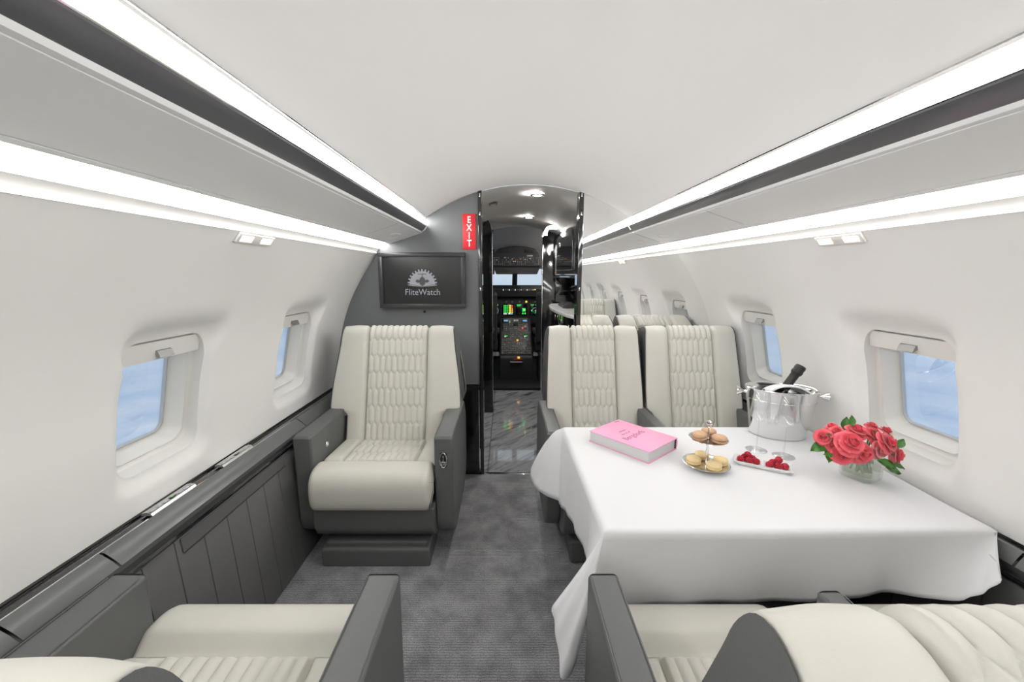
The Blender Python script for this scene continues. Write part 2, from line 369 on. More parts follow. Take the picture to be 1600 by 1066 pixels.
def strip(name, pts, m, side, parent=None, y0=YA, y1=YF - .002, closed=False):
    V, Fc = ring_loft([[(side * x, y0, z) for x, z in pts], [(side * x, y1, z) for x, z in pts]], closed=closed, caps=(closed, closed))
    return link(name, mesh(name, V, Fc, ang=30), m, parent)
for side, nm in ((-1, 'left'), (1, 'right')):
    t = thing('ceiling_light', 'long glowing cove light strip between ceiling and overhead bin on the %s' % nm, 'light')
    strip('chrome_lip', [(.594, 1.6275), (.597, 1.6215), (.601, 1.6215), (.603, 1.628)], CHROME, side, t)
    strip('cove_reflector', [(.604, 1.621), (.614, 1.630), (.632, 1.635)], WALL, side, t)
    strip('lamp_lens', [(.630, 1.632), (.66, 1.6235), (.672, 1.585), (.666, 1.545)], EM_UP, side, t)
    # overhead bin
    bn = thing('overhead_bin', 'pale satin overhead bin with dark glossy valance along the %s side' % nm, 'bin')
    strip('valance', [(.606, 1.577), (.600, 1.574), (.600, 1.568), (.612, 1.552), (.626, 1.541), (.640, 1.541), (.66, 1.56)], DARKG, side, bn)
    strip('chrome_lip', [(.6005, 1.5765), (.5985, 1.574), (.6005, 1.5715)], CHROME, side, bn)
    strip('bin_lip', [(.6262, 1.5405), (.630, 1.5325), (.640, 1.5300), (.645, 1.536)], BIN, side, bn)
    ys = [YA, -1.6, -.35, .62, 1.62, YF - .002] if side > 0 else [YA, -1.6, -.5, 2.0, YF - .002]
    for a, b in zip(ys, ys[1:]):
        strip('bin_door', [(.641, 1.535), (.641, 1.5285), (.70, 1.508), (.76, 1.4885), (.806, 1.474), (.808, 1.480)], BIN, side, bn, a + .0012, b - .0012)
    strip('bin_edge', [(.8085, 1.484), (.8095, 1.4725), (.822, 1.468), (.835, 1.474), (.84, 1.49)], BIN, side, bn)
    strip('bin_back', [(.635, 1.56), (.72, 1.545), (.84, 1.49)], BLACKM, side, bn)
    # oval speaker grille outline at the bulkhead end
    pts = [(side * (.735 + .030 * math.cos(a)), 2.27 + .075 * math.sin(a), 1.4955 - (.030 * math.cos(a)) * .325 - .0008) for a in [2 * PI * i / 32 for i in range(33)]]
    tube('oval_cover', pts, .0012, BIN, bn, 6)
    t = thing('sidewall_light', 'glowing wash light strip under the overhead bin along the %s wall' % nm, 'light')
    strip('lamp_lens', [(.838, 1.478), (.862, 1.462), (.884, 1.441)], EM_LO, side, t)
    strip('lamp_rail', [(.884, 1.441), (.890, 1.438), (.900, 1.424), (.902, 1.414), (.896, 1.412)], WALL, side, t)

# floor
poly_ext('floor', [(-1.06, -.05), (1.115, -.05), (1.115, 0), (-1.06, 0)], 'y', YA, YF - .012, CARPET, smooth=False)['kind'] = 'structure'
FA = [(-.90, 2.505), (-.248, 2.505), (-.262, 4.42), (-.90, 4.42)]; FB = [(-.245, 2.505), (.95, 2.505), (.95, 4.42), (-.259, 4.42)]
fm = struct('floor_marble')
ya = [2.505, 3.80, 4.42]
for (p, q) in ((-.90, -.249), (-.246, .95)):
    for a, b in zip(ya, ya[1:]):
        box('marble_tile', ((p + q) / 2, (a + b) / 2, -.012), (q - p, b - a - .0015, .024), MARBLE, fm, bev=.0008, seg=1)
box('subfloor', (.02, 3.46, -.06), (1.96, 1.95, .06), BLACKM, fm, bev=0)
box('trim_1', (0, 2.492, -.012), (.60, .024, .028), CHROME, bev=.002)['kind'] = 'structure'

# aft bulkhead
poly_ext('wall_back', [(-1.25, 0), (1.25, 0), (1.25, 1.2), (.9, 1.6), (.5, 1.85), (-.5, 1.85), (-.9, 1.6), (-1.25, 1.2)], 'y', YA - .06, YA - .02, WALL, smooth=False)['kind'] = 'structure'

# forward left bulkhead
bk = struct('wall_front')
poly_ext('upper_panel', [(-.293, .602), (-.293, 1.86), (-.7, 1.86), (-1.1, 1.55), (-1.3, 1.1), (-1.3, .602)], 'y', YF, YF + .05, BULK, bk, smooth=False)
poly_ext('lower_panel', [(-.300, 0), (-.300, .598), (-1.3, .598), (-1.3, 0)], 'y', YF - .006, YF + .05, BLACK, bk, smooth=False)
poly_ext('door_jamb', [(-.293, 0), (-.293, 1.86), (-.270, 1.86), (-.270, 0)], 'y', YF - .012, YF + .075, BLACK, bk, bev=.003)
# mirror bulkhead on the right
mw = struct('wall_mirror')
poly_ext('mirror_panel', [(.330, .0), (.330, 1.86), (.75, 1.80), (1.25, 1.4), (1.30, .9), (1.30, .0)], 'y', YF, YF + .02, MIRROR, mw, smooth=False)
poly_ext('door_jamb', [(.302, 0), (.302, 1.86), (.329, 1.86), (.329, 0)], 'y', YF - .012, YF + .075, BLACK, mw, bev=.004)
for zz in (1.745, 1.64, 1.20):
    for s_, pp in ((-1, bk), (1, mw)):
        box('hinge', (-.2815 if s_ < 0 else .3155, YF - .014, zz), (.008, .004, .02), CHROME, pp, bev=.001)

STRIP = strip
# ------------------------------------------------------------------ side ledges
def ledge(side, nm):
    def strip(name, pts, m, sd, parent=None, *a, **k):
        if sd > 0 and parent.name.startswith(('side_ledge',)): pts = [(1.193 - (1.193 - x) * .52, z) for x, z in pts]
        elif sd > 0: pts = [(x + .055, z) for x, z in pts]
        return STRIP(name, pts, m, sd, parent, *a, **k)
    t = thing('side_ledge', 'charcoal satin side ledge with glossy black rails along the %s wall' % nm, 'ledge')
    strip('wall_rail', [(1.215, .602), (1.196, .602), (1.190, .606), (1.186, .602), (1.184, .594), (1.160, .592)], BLACK, side, t)
    strip('groove', [(1.186, .596), (1.178, .592), (1.148, .592), (1.140, .598)], BLACKM, side, t)
    strip('chrome_line', [(1.158, .5935), (1.156, .5965), (1.1535, .5935)], CHROME, side, t)
    segs = [(YA, -1.2), (-1.197, .70), (.703, .912), (.915, 1.87), (1.873, YF - .002)]
    for a, b in segs:
        strip('ledge_lid', [(1.146, .590), (1.1465, .600), (1.143, .6025), (1.134, .6005), (1.112, .584), (1.093, .566), (1.085, .554), (1.083, .545)], GREYL, side, t, a + .0015, b - .0015)
    strip('ledge_core', [(1.195, .586), (1.15, .588), (1.112, .580), (1.0845, .56), (1.08, .548)], BLACKM, side, t)
    strip('edge_rail', [(1.0842, .549), (1.077, .5475), (1.0735, .541), (1.077, .533), (1.09, .531)], BLACK, side, t)
    lp = struct('baseboard_%s' % nm)
    strip('side_backing', [(1.088, .54), (1.056, .0)], BLACKM, side, lp)
    y = YA + .01; i = 0
    while y < YF - .03:
        w = .105; e = min(y + w, YF - .004)
        ZT, ZB = .530, .004; XT, XB = (1.083, 1.046) if side < 0 else (1.138, 1.101)
        P = [(XT + .004, ZT), (XT, ZT), (XT - .0035, ZT - .004), (XB - .0035, ZB + .003), (XB, ZB), (XB + .004, ZB)]
        V, Fc = ring_loft([[(side * (x + d), yy, z) for x, z in P] for yy, d in ((y + .0006, .003), (y + .002, .0), (e - .002, .0), (e - .0006, .003))], closed=False)
        link('side_panel', mesh('side_panel', V, Fc, ang=50), GREYD, lp); y = e; i += 1
    # folded side table lid
    hb = thing('side_table_lid', 'narrow leather covered lid of the stowed table in the %s side panel' % nm, 'lid')
    def XP(z): return 1.0795 - (.53 - z) * .0705
    P = [(XP(.527) + .002, .527), (XP(.527) - .003, .5255), (XP(.482) - .003, .4835), (XP(.482) + .002, .482)]
    strip('lid_face', P, GREYD, side, hb, 1.075, 1.63)
    V, Fc = ring_loft([[(side * (XP(.482) - .0042), yy, .4815), (side * (XP(.482) - .0042), yy, .4795)] for yy in (1.075, 1.63)], closed=False)
    o_ = link('shadow_gap', mesh('shadow_gap', V, Fc, False), BLACKM, hb)
    if side > 0: o_.location.x = .055
ledge(-1, 'left'); ledge(1, 'right')

def control_panel(side, y0, y1, label):
    t = thing('seat_control_panel', label, 'control panel', (side * 1.166, (y0 + y1) / 2, .600), 0)
    h = (y1 - y0) / 2; pts = [(-.016, .000), (-.013, .007), (.000, .0105), (.013, .007), (.018, .000)]
    V, Fc = ring_loft([[(-side * x, yy, z) for x, z in pts] for yy in (-h, h)], closed=True, caps=(True, True))
    link('face_plate', mesh('face_plate', V, Fc, ang=35), SILVER, t)
    us = [-.85, -.58, -.32, .0, .34, .62, .87]; ws = [.22, .2, .2, .0, .2, .2, .16]
    for u, w in zip(us, ws):
        if w: box('button', (-side * .0075, u * h, .0098), (.014, w * h, .003), mat('button_silver', (.55, .55, .55), .35, metal=.4), t, bev=.001, rot=(0, side * .26, 0))
    box('display', (-side * .006, .02 * h, .0100), (.010, .26 * h, .0026), mat('display_glass', (.01, .02, .01), .1), t, bev=.0005, rot=(0, side * .26, 0))
    box('digits', (-side * .006, .02 * h, .0116), (.005, .12 * h, .0006), em('digit_green', (.45, .85, .1), .6), t, bev=0, rot=(0, side * .26, 0))
control_panel(-1, 1.075, 1.245, 'silver control strip on the left ledge, nearer the camera, green display')
control_panel(-1, 1.375, 1.55, 'silver control strip on the left ledge, nearer the forward bulkhead seat')

# passenger reading light units under the side light strips
for side, nm in ((-1, 'left'), (1, 'right')):
    x, z, nx, nz = wprof(s_of_z(1.397))
    t = thing('reading_light', 'small rectangular reading light unit on the upper %s wall' % nm, 'light', (side * (x - nx * .003), 1.30, z - nz * .003))
    rot = (0, -side * math.atan2(nz, nx), 0)
    box('bezel', (0, 0, 0), (.010, .18, .034), TRIMW, t, bev=.003, rot=rot)
    for yy in (-.05, .05):
        box('lamp_lens', (-side * nx * .0055, yy, -nz * .0055), (.003, .055, .020), EM_RD, t, bev=.001, rot=rot)

# ------------------------------------------------------------------ seats
def quilt(u, v, w, H, tooth=.012, A=.0075):
    best = -1
    r0 = math.floor(v / H)
    for r in (r0 - 1, r0, r0 + 1):
        cv = (r + .5) * H; off = .5 * w if r % 2 else 0
        cu = math.floor((u - off) / w) * w + w / 2 + off
        du = abs(u - cu); b = H / 2 + tooth / 2 - tooth * du / (w / 2)
        cs = 1 / math.sqrt(1 + (2 * tooth / w) ** 2)
        best = max(best, min((w / 2 - du), (b - abs(v - cv)) * cs))
    return A * math.sin(PI / 2 * min(1, max(0, best) / (w * .42))) ** .75
def path_arc(P, n):
    C = catmull(P, n); s = [0]
    for a, b in zip(C, C[1:]): s.append(s[-1] + math.hypot(b[0] - a[0], b[1] - a[1]))
    return C, s
def path_at(C, s, q):
    q = max(0, min(s[-1], q)); i = 0
    while i < len(s) - 2 and s[i + 1] < q: i += 1
    t = (q - s[i]) / (s[i + 1] - s[i]); a, b = C[i], C[i + 1]; dy, dz = b[0] - a[0], b[1] - a[1]; l = math.hypot(dy, dz)
    return a[0] + dy * t, a[1] + dz * t, dz / l, -dy / l
BACKP = [(.045, .36), (.012, .42), (-.045, .60), (-.100, .78), (-.143, .92), (-.158, .970), (-.176, .990), (-.205, .984), (-.250, .962), (-.292, .934), (-.312, .89), (-.318, .80), (-.322, .60)]
BC, BS = path_arc(BACKP, 8)
def sheet(name, C, Sx, q0, q1, nq, xl, xr, nx, hfun, m, parent, sgn=1):
    """grid along a side-view path; xl/xr functions of (q, z) -> lateral limits; hfun(x, q, xl, xr) -> offset along the normal"""
    V = []
    for i in range(nq + 1):
        q = q0 + (q1 - q0) * i / nq; y, z, ny, nz = path_at(C, Sx, q); a, b = xl(q, z), xr(q, z)
        for j in range(nx + 1):
            t = j / nx; t = .5 - .5 * math.cos(PI * t) if nx < 30 else t
            x = a + (b - a) * t; h = hfun(x, q, a, b) * sgn; V.append((x, y + ny * h, z + nz * h))
    n = nx + 1; Fc = [(i * n + j, i * n + j + 1, (i + 1) * n + j + 1, (i + 1) * n + j) for i in range(nq) for j in range(nx)]
    return link(name, mesh(name, V, Fc, ang=70), m, parent)
MC = {}
KINDS = dict(wide=dict(wt=.298, wm=.340, ws=.250, q=.157, ch=.262, cq=.165, n=10),
             slim=dict(wt=.240, wm=.252, ws=.222, q=.117, ch=.213, cq=.117, n=8))
def seat_upholstery(kind, t):
    if kind in MC:
        for nm, me, mm in MC[kind]: link(nm, me, None, t)
        return
    K = KINDS[kind]; out = []
    def w(q, z):
        if q < BS[-1] * .55 or z > .9: zz = min(z, 1.0)
        hi = K['wm'] + (K['wt'] - K['wm']) * sstep(.60, 1.02, z)
        return K['ws'] + (hi - K['ws']) * sstep(.562, .592, z) - .006 * sstep(.95, 1.01, z)
    Q = K['q']
    def pillow(x, q, a, b, sd):
        ds = max(0, (x - a) if sd > 0 else (b - x)); do = max(0, (b - x) if sd > 0 else (x - a))
        h = .021 * min(1, ds / .020) ** .5
        r = .007
        h -= .002 * sstep(.06, .01, do)
        if do < r: h -= (r - math.sqrt(max(0, r * r - (r - do) ** 2))) * .8
        if do < 1e-6: h -= .03
        return h + .003 * math.sin(PI * min(1, max(0, ds / (ds + do + 1e-6))))
    L1 = BS[-1] * .985
    for sd in (-1, 1):
        if sd > 0: o = sheet('bolster', BC, BS, .03, L1, 90, lambda q, z: Q, w, 16, lambda x, q, a, b: pillow(x, q, a, b, 1), IVORY, t)
        else: o = sheet('bolster', BC, BS, .03, L1, 90, lambda q, z: -w(q, z), lambda q, z: -Q, 16, lambda x, q, a, b: pillow(x, q, a, b, -1), IVORY, t)
        out.append(o)
    cw = 2 * Q / K['n']; qe = [i for i in range(len(BC)) if BC[i][0] < -.290][0]; QE = BS[qe]
    H = .0885; qs = .08
    def qh(x, q, a, b):
        e = min(x + Q, Q - x); f = sstep(0, .010, e) * sstep(0, .012, QE - q)
        return .004 + f * (.012 + quilt(x + Q, q - qs, cw, H, .022, .0075))
    out.append(sheet('quilted_panel', BC, BS, .03, QE, 170, lambda q, z: -Q, lambda q, z: Q, K['n'] * 9, qh, IVORY, t))
    out.append(sheet('back_roll', BC, BS, QE, L1, 24, lambda q, z: -Q, lambda q, z: Q, 12, lambda x, q, a, b: .024 * sstep(0, .02, q - QE) * sstep(0, .012, min(x - a, b - x)), IVORY, t))
    # dark shell between front and rear cover
    ins = .006
    def shell_ring(z):
        fy = [c for c in BC if c[1] >= z][0] if z < 1.0 else (-.2, 0)
        return fy
    rings = []
    front = [(c[0], c[1]) for c in BC]
    # side-view polygon inside the covers
    C2 = []
    for i in range(0, len(BC), 2):
        y, z = BC[i]; y2, z2, ny, nz = path_at(BC, BS, BS[i]); C2.append((y - ny * .002, z - nz * .002))
    V = []; n = len(C2)
    C3 = []
    for i in range(0, len(BC), 2):
        y, z = BC[i]; y2, z2, ny, nz = path_at(BC, BS, BS[i]); C3.append((y + ny * .017, z + nz * .017))
    for sgn in (-1, 0, 1):
        for (y, z), (y3, z3) in zip(C2, C3):
            V.append((sgn * (w(0, z) + .003), y3, z3) if sgn else (0, y, z))
    V = [V[:n], [(-(w(0, z) - .006), y, z) for y, z in C2], V[n:2 * n], [((w(0, z) - .006), y, z) for y, z in C2], V[2 * n:]]
    V, Fc = ring_loft(V)
    for k in (0, 4):
        h = n // 2
        for i in range(h):
            a, b = i, n - 1 - i
            if b - a > 1: Fc.append((k * n + a, k * n + a + 1, k * n + b - 1, k * n + b) if b - a - 1 > 1 else (k * n + a, k * n + a + 1, k * n + b))
    out.append(link('back_shell', mesh('back_shell', V, Fc, ang=35), GREY, t))
    # seat cushion
    CP = [(-.06, .400), (.00, .420), (.12, .428), (.25, .434), (.31, .438), (.345, .442), (.385, .438), (.408, .422), (.418, .395), (.418, .35), (.412, .325), (.400, .314), (.35, .312)]
    CC, CS = path_arc(CP, 8); ch = K['ch']; cq = K['cq']
    crease = [s for c, s in zip(CC, CS) if c[0] >= .285][0]
    def ed(do, r=.028):
        do = max(0, do)
        return -(r - math.sqrt(max(0, r * r - (r - do) ** 2))) if do < r else 0
    def ff(q): return (.022 - .020 * sstep(.03, .0, crease - q)) if q < crease else (.002 + .024 * sstep(0, .035, q - crease))
    cwid = 2 * cq / K['n']
    def cush_mid(x, q, a, b):
        e = min(x - a, b - x); f = sstep(0, .008, e) * sstep(0, .012, crease - q)
        return .003 + f * (.010 + quilt(x - a, crease - q, cwid, .10, .022, .007))
    out.append(sheet('quilted_seat_panel', CC, CS, .02, crease, 80, lambda q, z: -cq, lambda q, z: cq, K['n'] * 9, cush_mid, IVORY, t, -1))
    for sd in (-1, 1):
        lo, hi = (cq, ch) if sd > 0 else (-ch, -cq)
        def hf(x, q, a, b, sd=sd):
            di = max(0, (x - a) if sd > 0 else (b - x)); do = max(0, (b - x) if sd > 0 else (x - a))
            return .022 * sstep(0, .015, di) * sstep(0, .02, crease - q) + ed(do) + .002 - (.04 if do < 1e-6 else 0)
        out.append(sheet('seat_side', CC, CS, .02, crease, 30, lambda q, z, lo=lo: lo, lambda q, z, hi=hi: hi, 12, hf, IVORY, t, -1))
    out.append(sheet('seat_front_roll', CC, CS, crease, CS[-1], 60, lambda q, z: -ch, lambda q, z: ch, 44, lambda x, q, a, b: .003 + .027 * sstep(0, .05, q - crease) ** .7 + ed(min(x - a, b - x), .03) - (.05 if min(x - a, b - x) < 1e-6 else 0), IVORY, t, -1))
    # underside and sides of the cushion
    o = poly_ext('cushion_core', [(-.05, .30), (-.05, .37), (.0, .395), (.29, .408), (.36, .410), (.39, .385), (.400, .360), (.400, .315), (.39, .300)], 'x', -ch + .012, ch - .012, IVORY, t, bev=.008, seg=2); out.append(o)
    MC[kind] = [(o.name.split('.')[0], o.data, None) for o in out]
ARM = [(-.17, .595), (.352, .595), (.358, .588), (.352, .20), (.335, .15), (.29, .112), (-.10, .112), (-.20, .16), (-.24, .24), (-.24, .50)]
def arm_part(t, xc, wd, prof=ARM, name='armrest'):
    return poly_ext(name, prof, 'x', xc - wd / 2, xc + wd / 2, GREY, t, bev=.011, seg=3)
def make_seat(kind, label, loc, facing, arms, group=None, extras=(), recline=0):
    t = thing('cabin_seat', label, 'seat', loc, 0 if facing > 0 else PI, group)
    seat_upholstery(kind, t); K = KINDS[kind]
    if recline:
        rr = math.radians(recline)
        for ch_ in t.children:
            if ch_.name.split('.')[0] in ('bolster', 'quilted_panel', 'back_roll', 'back_shell'):
                ch_.rotation_euler = (rr, 0, 0); pv = Vector((0, .01, .43)); ch_.location = pv - Matrix.Rotation(rr, 3, 'X') @ pv
    for (xc, wd, pf) in arms:
        a = arm_part(t, xc, wd, pf)
        # stitched seam along the inner top edge
        sgn = -1 if xc > 0 else 1; xs = xc + sgn * (wd / 2 - .004)
        tube('seam', [(xs, y, .5955) for y in (-.15, .0, .15, max(p[0] for p in pf) - .02)], .0012, GREYL, a, 6)
        tube('seam', [(xc - sgn * (wd / 2 - .004), y, .5955) for y in (-.15, .0, .15, max(p[0] for p in pf) - .02)], .0012, GREYL, a, 6)
    ch = K['ch']
    poly_ext('seat_pan', [(-.22, .13), (-.22, .28), (.395, .285), (.395, .19), (.37, .145), (.31, .112), (-.16, .112)], 'x', -ch - .004, ch + .004, GREY, t, bev=.01)
    box('pedestal', (0, .10, .056), (.46 if kind == 'wide' else .36, .55, .110), GREYD, t, bev=.012, seg=3)
    if 'foot' in extras:
        poly_ext('foot_step', [(.20, .0), (.20, .105), (.30, .105), (.385, .085), (.392, .075), (.392, .0)], 'x', -.240, .240, GREY, t, bev=.006)
    return t
SLIMARM = [(-.17, .595), (.30, .595), (.306, .588), (.302, .20), (.285, .15), (.24, .112), (-.10, .112), (-.20, .16), (-.24, .24), (-.24, .50)]
def button(t, x, y, z, sgn, r=.014):
    b = lathe('release_button', [(.0001, .006), (r * .55, .006), (r * .62, .004), (r * .70, .002), (r * .8, .0045), (r, .003), (r * 1.08, 0)], CHROME, t, 28, loc=(x, y, z), rot=(0, sgn * PI / 2, 0))
def latch(t, x, y, z):
    a = box('latch_recess', (x, y, z), (.028, .006, .066), BLACKM, t, bev=.0029, seg=3)
    tube('latch_rim', [(x + .0145 * math.cos(th) * 1.0, y + .004, z + .034 * (math.sin(th))) for th in [2 * PI * i / 24 for i in range(25)]], .0022, CHROME, t, 8)
    box('latch_lever', (x, y + .004, z - .014), (.022, .006, .018), CHROME, t, bev=.002)
    box('latch_stem', (x, y + .004, z + .006), (.006, .006, .03), CHROME, t, bev=.002)

FY = 2.02; NY = .50
s1 = make_seat('wide', 'wide single ivory leather seat against the slate bulkhead, under the screen', (-.707, FY, 0), -1, [(.306, .082, ARM), (-.306, .082, ARM)], extras=('foot',))
button(s1, .2635, .21, .50, -1, .012); latch(s1, -.306, .357, .49)
s2 = make_seat('wide', 'single ivory leather seat at the lower left, seen from behind', (-.722, NY, 0), 1, [(.306, .078, ARM), (-.290, .082, ARM)], extras=('foot',), recline=6.5)
button(s2, -.249, .18, .50, 1, .017)
box('latch_recess', (-.290, .3585, .50), (.02, .006, .07), BLACKM, s2, bev=.0029)
s3 = make_seat('slim', 'ivory seat on the aisle beside the doorway, behind the pink book', (.340, FY, 0), -1, [(.252, .070, SLIMARM), (-.245, .052, SLIMARM)])
s4 = make_seat('slim', 'ivory seat on the window side in front of the mirrored bulkhead', (.862, FY, 0), -1, [(-.229, .030, SLIMARM)])
s5 = make_seat('slim', 'ivory aisle seat at the bottom right, its dark backrest side nearest the camera', (.330, NY, 0), 1, [(-.232, .070, ARM), (.258, .052, SLIMARM)], recline=2.5)
s6 = make_seat('slim', 'ivory window-side seat at the bottom right, mostly out of frame', (.872, NY, 0), 1, [(.232, .030, SLIMARM)])

# ------------------------------------------------------------------ screen and exit sign on the bulkhead
t = thing('wall_screen', 'black framed flat screen with grey gear and aircraft logo on slate bulkhead', 'screen', (-.627, YF, 1.252))
SW, SH = .515, .328
for nm, c, s in (('bezel', (0, -.026, SH / 2 - .0125), (SW, .052, .025)), ('bezel', (0, -.026, -SH / 2 + .0125), (SW, .052, .025)), ('bezel', (-SW / 2 + .0125, -.026, 0), (.025, .052, SH - .05)), ('bezel', (SW / 2 - .0125, -.026, 0), (.025, .052, SH - .05))):
    box(nm, c, s, mat('bezel_black', (.035, .036, .038), .3), t, bev=.003)
box('display', (0, -.020, 0), (SW - .048, .034, SH - .048), SCREENB, t, bev=0)
def flat(name, pts, m, y, parent):
    A = [(x, y, z) for x, z in pts]; V, Fc = ring_loft([A, [(x, y + .0006, z) for x, y_, z in A]], caps=(True, True)); return link(name, mesh(name, V, Fc, False), m, parent)
R = .088; pts = []; nT = 13; cz0 = -.022
for i in range(nT):
    a0 = PI * i / nT; a1 = PI * (i + 1) / nT; d = a1 - a0
    for f, r in ((.0, .86), (.24, .86), (.30, 1.0), (.70, 1.0), (.76, .86)): pts.append((R * r * math.cos(a0 + d * f), cz0 + R * 1.02 * r * math.sin(a0 + d * f)))
pts += [(-.088 * .88, cz0), (-.09, cz0 - .006), (-.04, cz0 - .012), (0, cz0 - .016), (.04, cz0 - .012), (.09, cz0 - .006)]
flat('logo_gear', pts, LOGO, -.0382, t)
sil = [(-.050, -.004), (-.012, .002), (-.010, .012), (-.006, .020), (-.0012, .024), (-.0012, .040), (-.018, .0415), (-.018, .0435), (.018, .0435), (.018, .0415), (.0012, .040), (.0012, .024), (.006, .020), (.010, .012), (.012, .002), (.050, -.004), (.088, -.006), (.040, -.014), (.014, -.019), (0, -.021), (-.014, -.019), (-.04, -.014), (-.088, -.006)]
sil = [(x * 1.35, z * 1.3 + cz0 + .006) for x, z in [(-.028, .006), (-.030, .012), (-.022, .018), (-.014, .014), (-.010, .022), (-.005, .028), (-.0015, .030), (-.0015, .040), (-.019, .041), (-.019, .0435), (.019, .0435), (.019, .041), (.0015, .040), (.0015, .030), (.005, .028), (.010, .022), (.014, .014), (.022, .018), (.030, .012), (.028, .006), (.020, .002), (.013, .004), (.012, -.004), (0, -.014), (-.012, -.004), (-.013, .004), (-.020, .002)]]
flat('logo_aircraft', sil, SPLASH, -.0390, t)
tube('logo_wing', [(-.094, -.0388, cz0 + .001), (-.05, -.0388, cz0 - .005), (-.015, -.0388, cz0 - .013), (0, -.0388, cz0 - .014), (.015, -.0388, cz0 - .013), (.05, -.0388, cz0 - .005), (.094, -.0388, cz0 + .001)], .0014, SPLASH, t, 6)
text('lettering', 'FliteWatch', .052, LOGO, t, (0, -.0385, cz0 - .048), (PI / 2, 0, 0), sx=.92)
k_ = thing('wall_sensor', 'tiny black round sensor below the wall screen', 'sensor', (-.627, YF, 1.062))
lathe('sensor_dome', [(.0001, .006), (.004, .005), (.007, .003), (.008, 0)], BLACK, k_, 20, rot=(PI / 2, 0, 0))
t = thing('exit_sign', 'red vertical EXIT sign with white letters beside the doorway', 'sign', (-.346, YF, 1.538))
box('sign_plate', (0, -.004, 0), (.078, .008, .205), RED, t, bev=.002)
for i, ch in enumerate('EXIT'):
    text('letter', ch, .054, WHITE, t, (0, -.0085, .067 - i * .045), (PI / 2, 0, 0), ext=.0006, sx=.80, off=.0014)

# ------------------------------------------------------------------ table and linen
TZ = .626
t = thing('dining_table', 'fold-out cabin table hidden beneath the white tablecloth', 'table', (.64, 1.32, 0))
box('tabletop', (0.002, 0, TZ - .012), (1.02, .69, .024), GREY, t, bev=.006)
box('support_arm', (.38, .0, TZ - .045), (.10, .40, .04), BLACKM, t, bev=.006)
box('support_leg', (.405, .0, .30), (.045, .20, .60), BLACKM, t, bev=.006)

FL, FR, NR, NL = (.122, 1.687), (1.172, 1.687), (1.150, .970), (.128, .964)
top = TZ + .005
SK = []   # (top x, top y, hem x, y, z)
def sk(*a): SK.append(a)
sk(*FR, 1.15, 1.700, .615); sk(1.0, 1.687, 1.0, 1.715, .42); sk(.62, 1.687, .62, 1.725, .41); sk(.25, 1.687, .24, 1.735, .40)
sk(*FL, .12, 1.79, .40); sk(*FL, .04, 1.80, .392); sk(*FL, -.015, 1.755, .392); sk(*FL, -.008, 1.69, .372); sk(*FL, .035, 1.60, .365)
sk(.122, 1.66, .088, 1.545, .368); sk(.123, 1.56, .098, 1.50, .372); sk(.123, 1.45, .100, 1.44, .385); sk(.124, 1.33, .124, 1.33, .395); sk(.125, 1.20, .128, 1.20, .40); sk(.126, 1.09, .118, 1.10, .41); sk(.127, 1.01, .085, 1.03, .42)
sk(*NL, .035, .98, .435); sk(*NL, -.002, .915, .452); sk(*NL, -.008, .865, .42); sk(*NL, .008, .815, .36); sk(*NL, .035, .835, .36); sk(*NL, .050, .90, .38)
sk(.16, .962, .085, .965, .38); sk(.25, .961, .24, .984, .39); sk(.40, .961, .40, .988, .40); sk(.58, .962, .58, .986, .40); sk(.75, .964, .75, .988, .41); sk(.90, .966, .90, .985, .43); sk(1.02, .968, .985, .940, .452); sk(1.10, .969, 1.035, .905, .488)
sk(*NR, 1.065, .885, .530); sk(*NR, 1.092, .912, .565); sk(*NR, 1.118, .955, .585); sk(*NR, 1.138, .995, .598); sk(1.150, 1.07, 1.155, 1.07, .610); sk(1.156, 1.2, 1.166, 1.2, .612); sk(1.165, 1.5, 1.175, 1.5, .612)
n = len(SK); SKI = []
for i in range(n):
    P = [SK[(i + d) % n] for d in (-1, 0, 1, 2)]
    for j in range(6):
        tt = j / 6
        lin = [P[1][q] + (P[2][q] - P[1][q]) * tt for q in range(2)]
        cm = [.5 * (2 * P[1][q] + (P[2][q] - P[0][q]) * tt + (2 * P[0][q] - 5 * P[1][q] + 4 * P[2][q] - P[3][q]) * tt ** 2 + (3 * P[1][q] - P[0][q] - 3 * P[2][q] + P[3][q]) * tt ** 3) for q in range(2, 5)]
        SKI.append((*lin, *cm))
V = []; Fc = []; m_ = len(SKI); c0 = (.64, 1.32)
rads = [(0.0, 0), (.35, 0), (.7, 0), (.9, 0), (.97, 0)]
for f, _ in rads[1:]:
    for (tx, ty, hx, hy, hz) in SKI: V.append((c0[0] + (tx - c0[0]) * f, c0[1] + (ty - c0[1]) * f, top))
for (tx, ty, hx, hy, hz) in SKI:
    dx, dy = hx - tx, hy - ty; V.append((tx - (tx - c0[0]) * .012, ty - (ty - c0[1]) * .012, top))
nr = 14
for r in range(nr + 1):
    f = r / nr
    for i, (tx, ty, hx, hy, hz) in enumerate(SKI):
        ez = top - .007; g = f ** .85
        # gravity: sides fall first, spread last
        rip = .006 * math.sin(i * .45) * f * f + .003 * math.sin(i * 1.1 + 2) * f
        nx_, ny_ = tx - c0[0], ty - c0[1]; l = math.hypot(nx_, ny_); nx_ /= l; ny_ /= l
        ex_ = 1.15 + .15 * sstep(.86, 1.02, tx) * (1 - sstep(.97, 1.12, ty))
        if ty > 1.5 and tx < .2: ex_ = 1.15 - .52 * sstep(1.5, 1.66, ty)
        sp = f ** ex_
        V.append((tx + (hx - tx) * sp + nx_ * (rip + .004), ty + (hy - ty) * sp + ny_ * (rip + .004), ez + (hz - ez) * f))
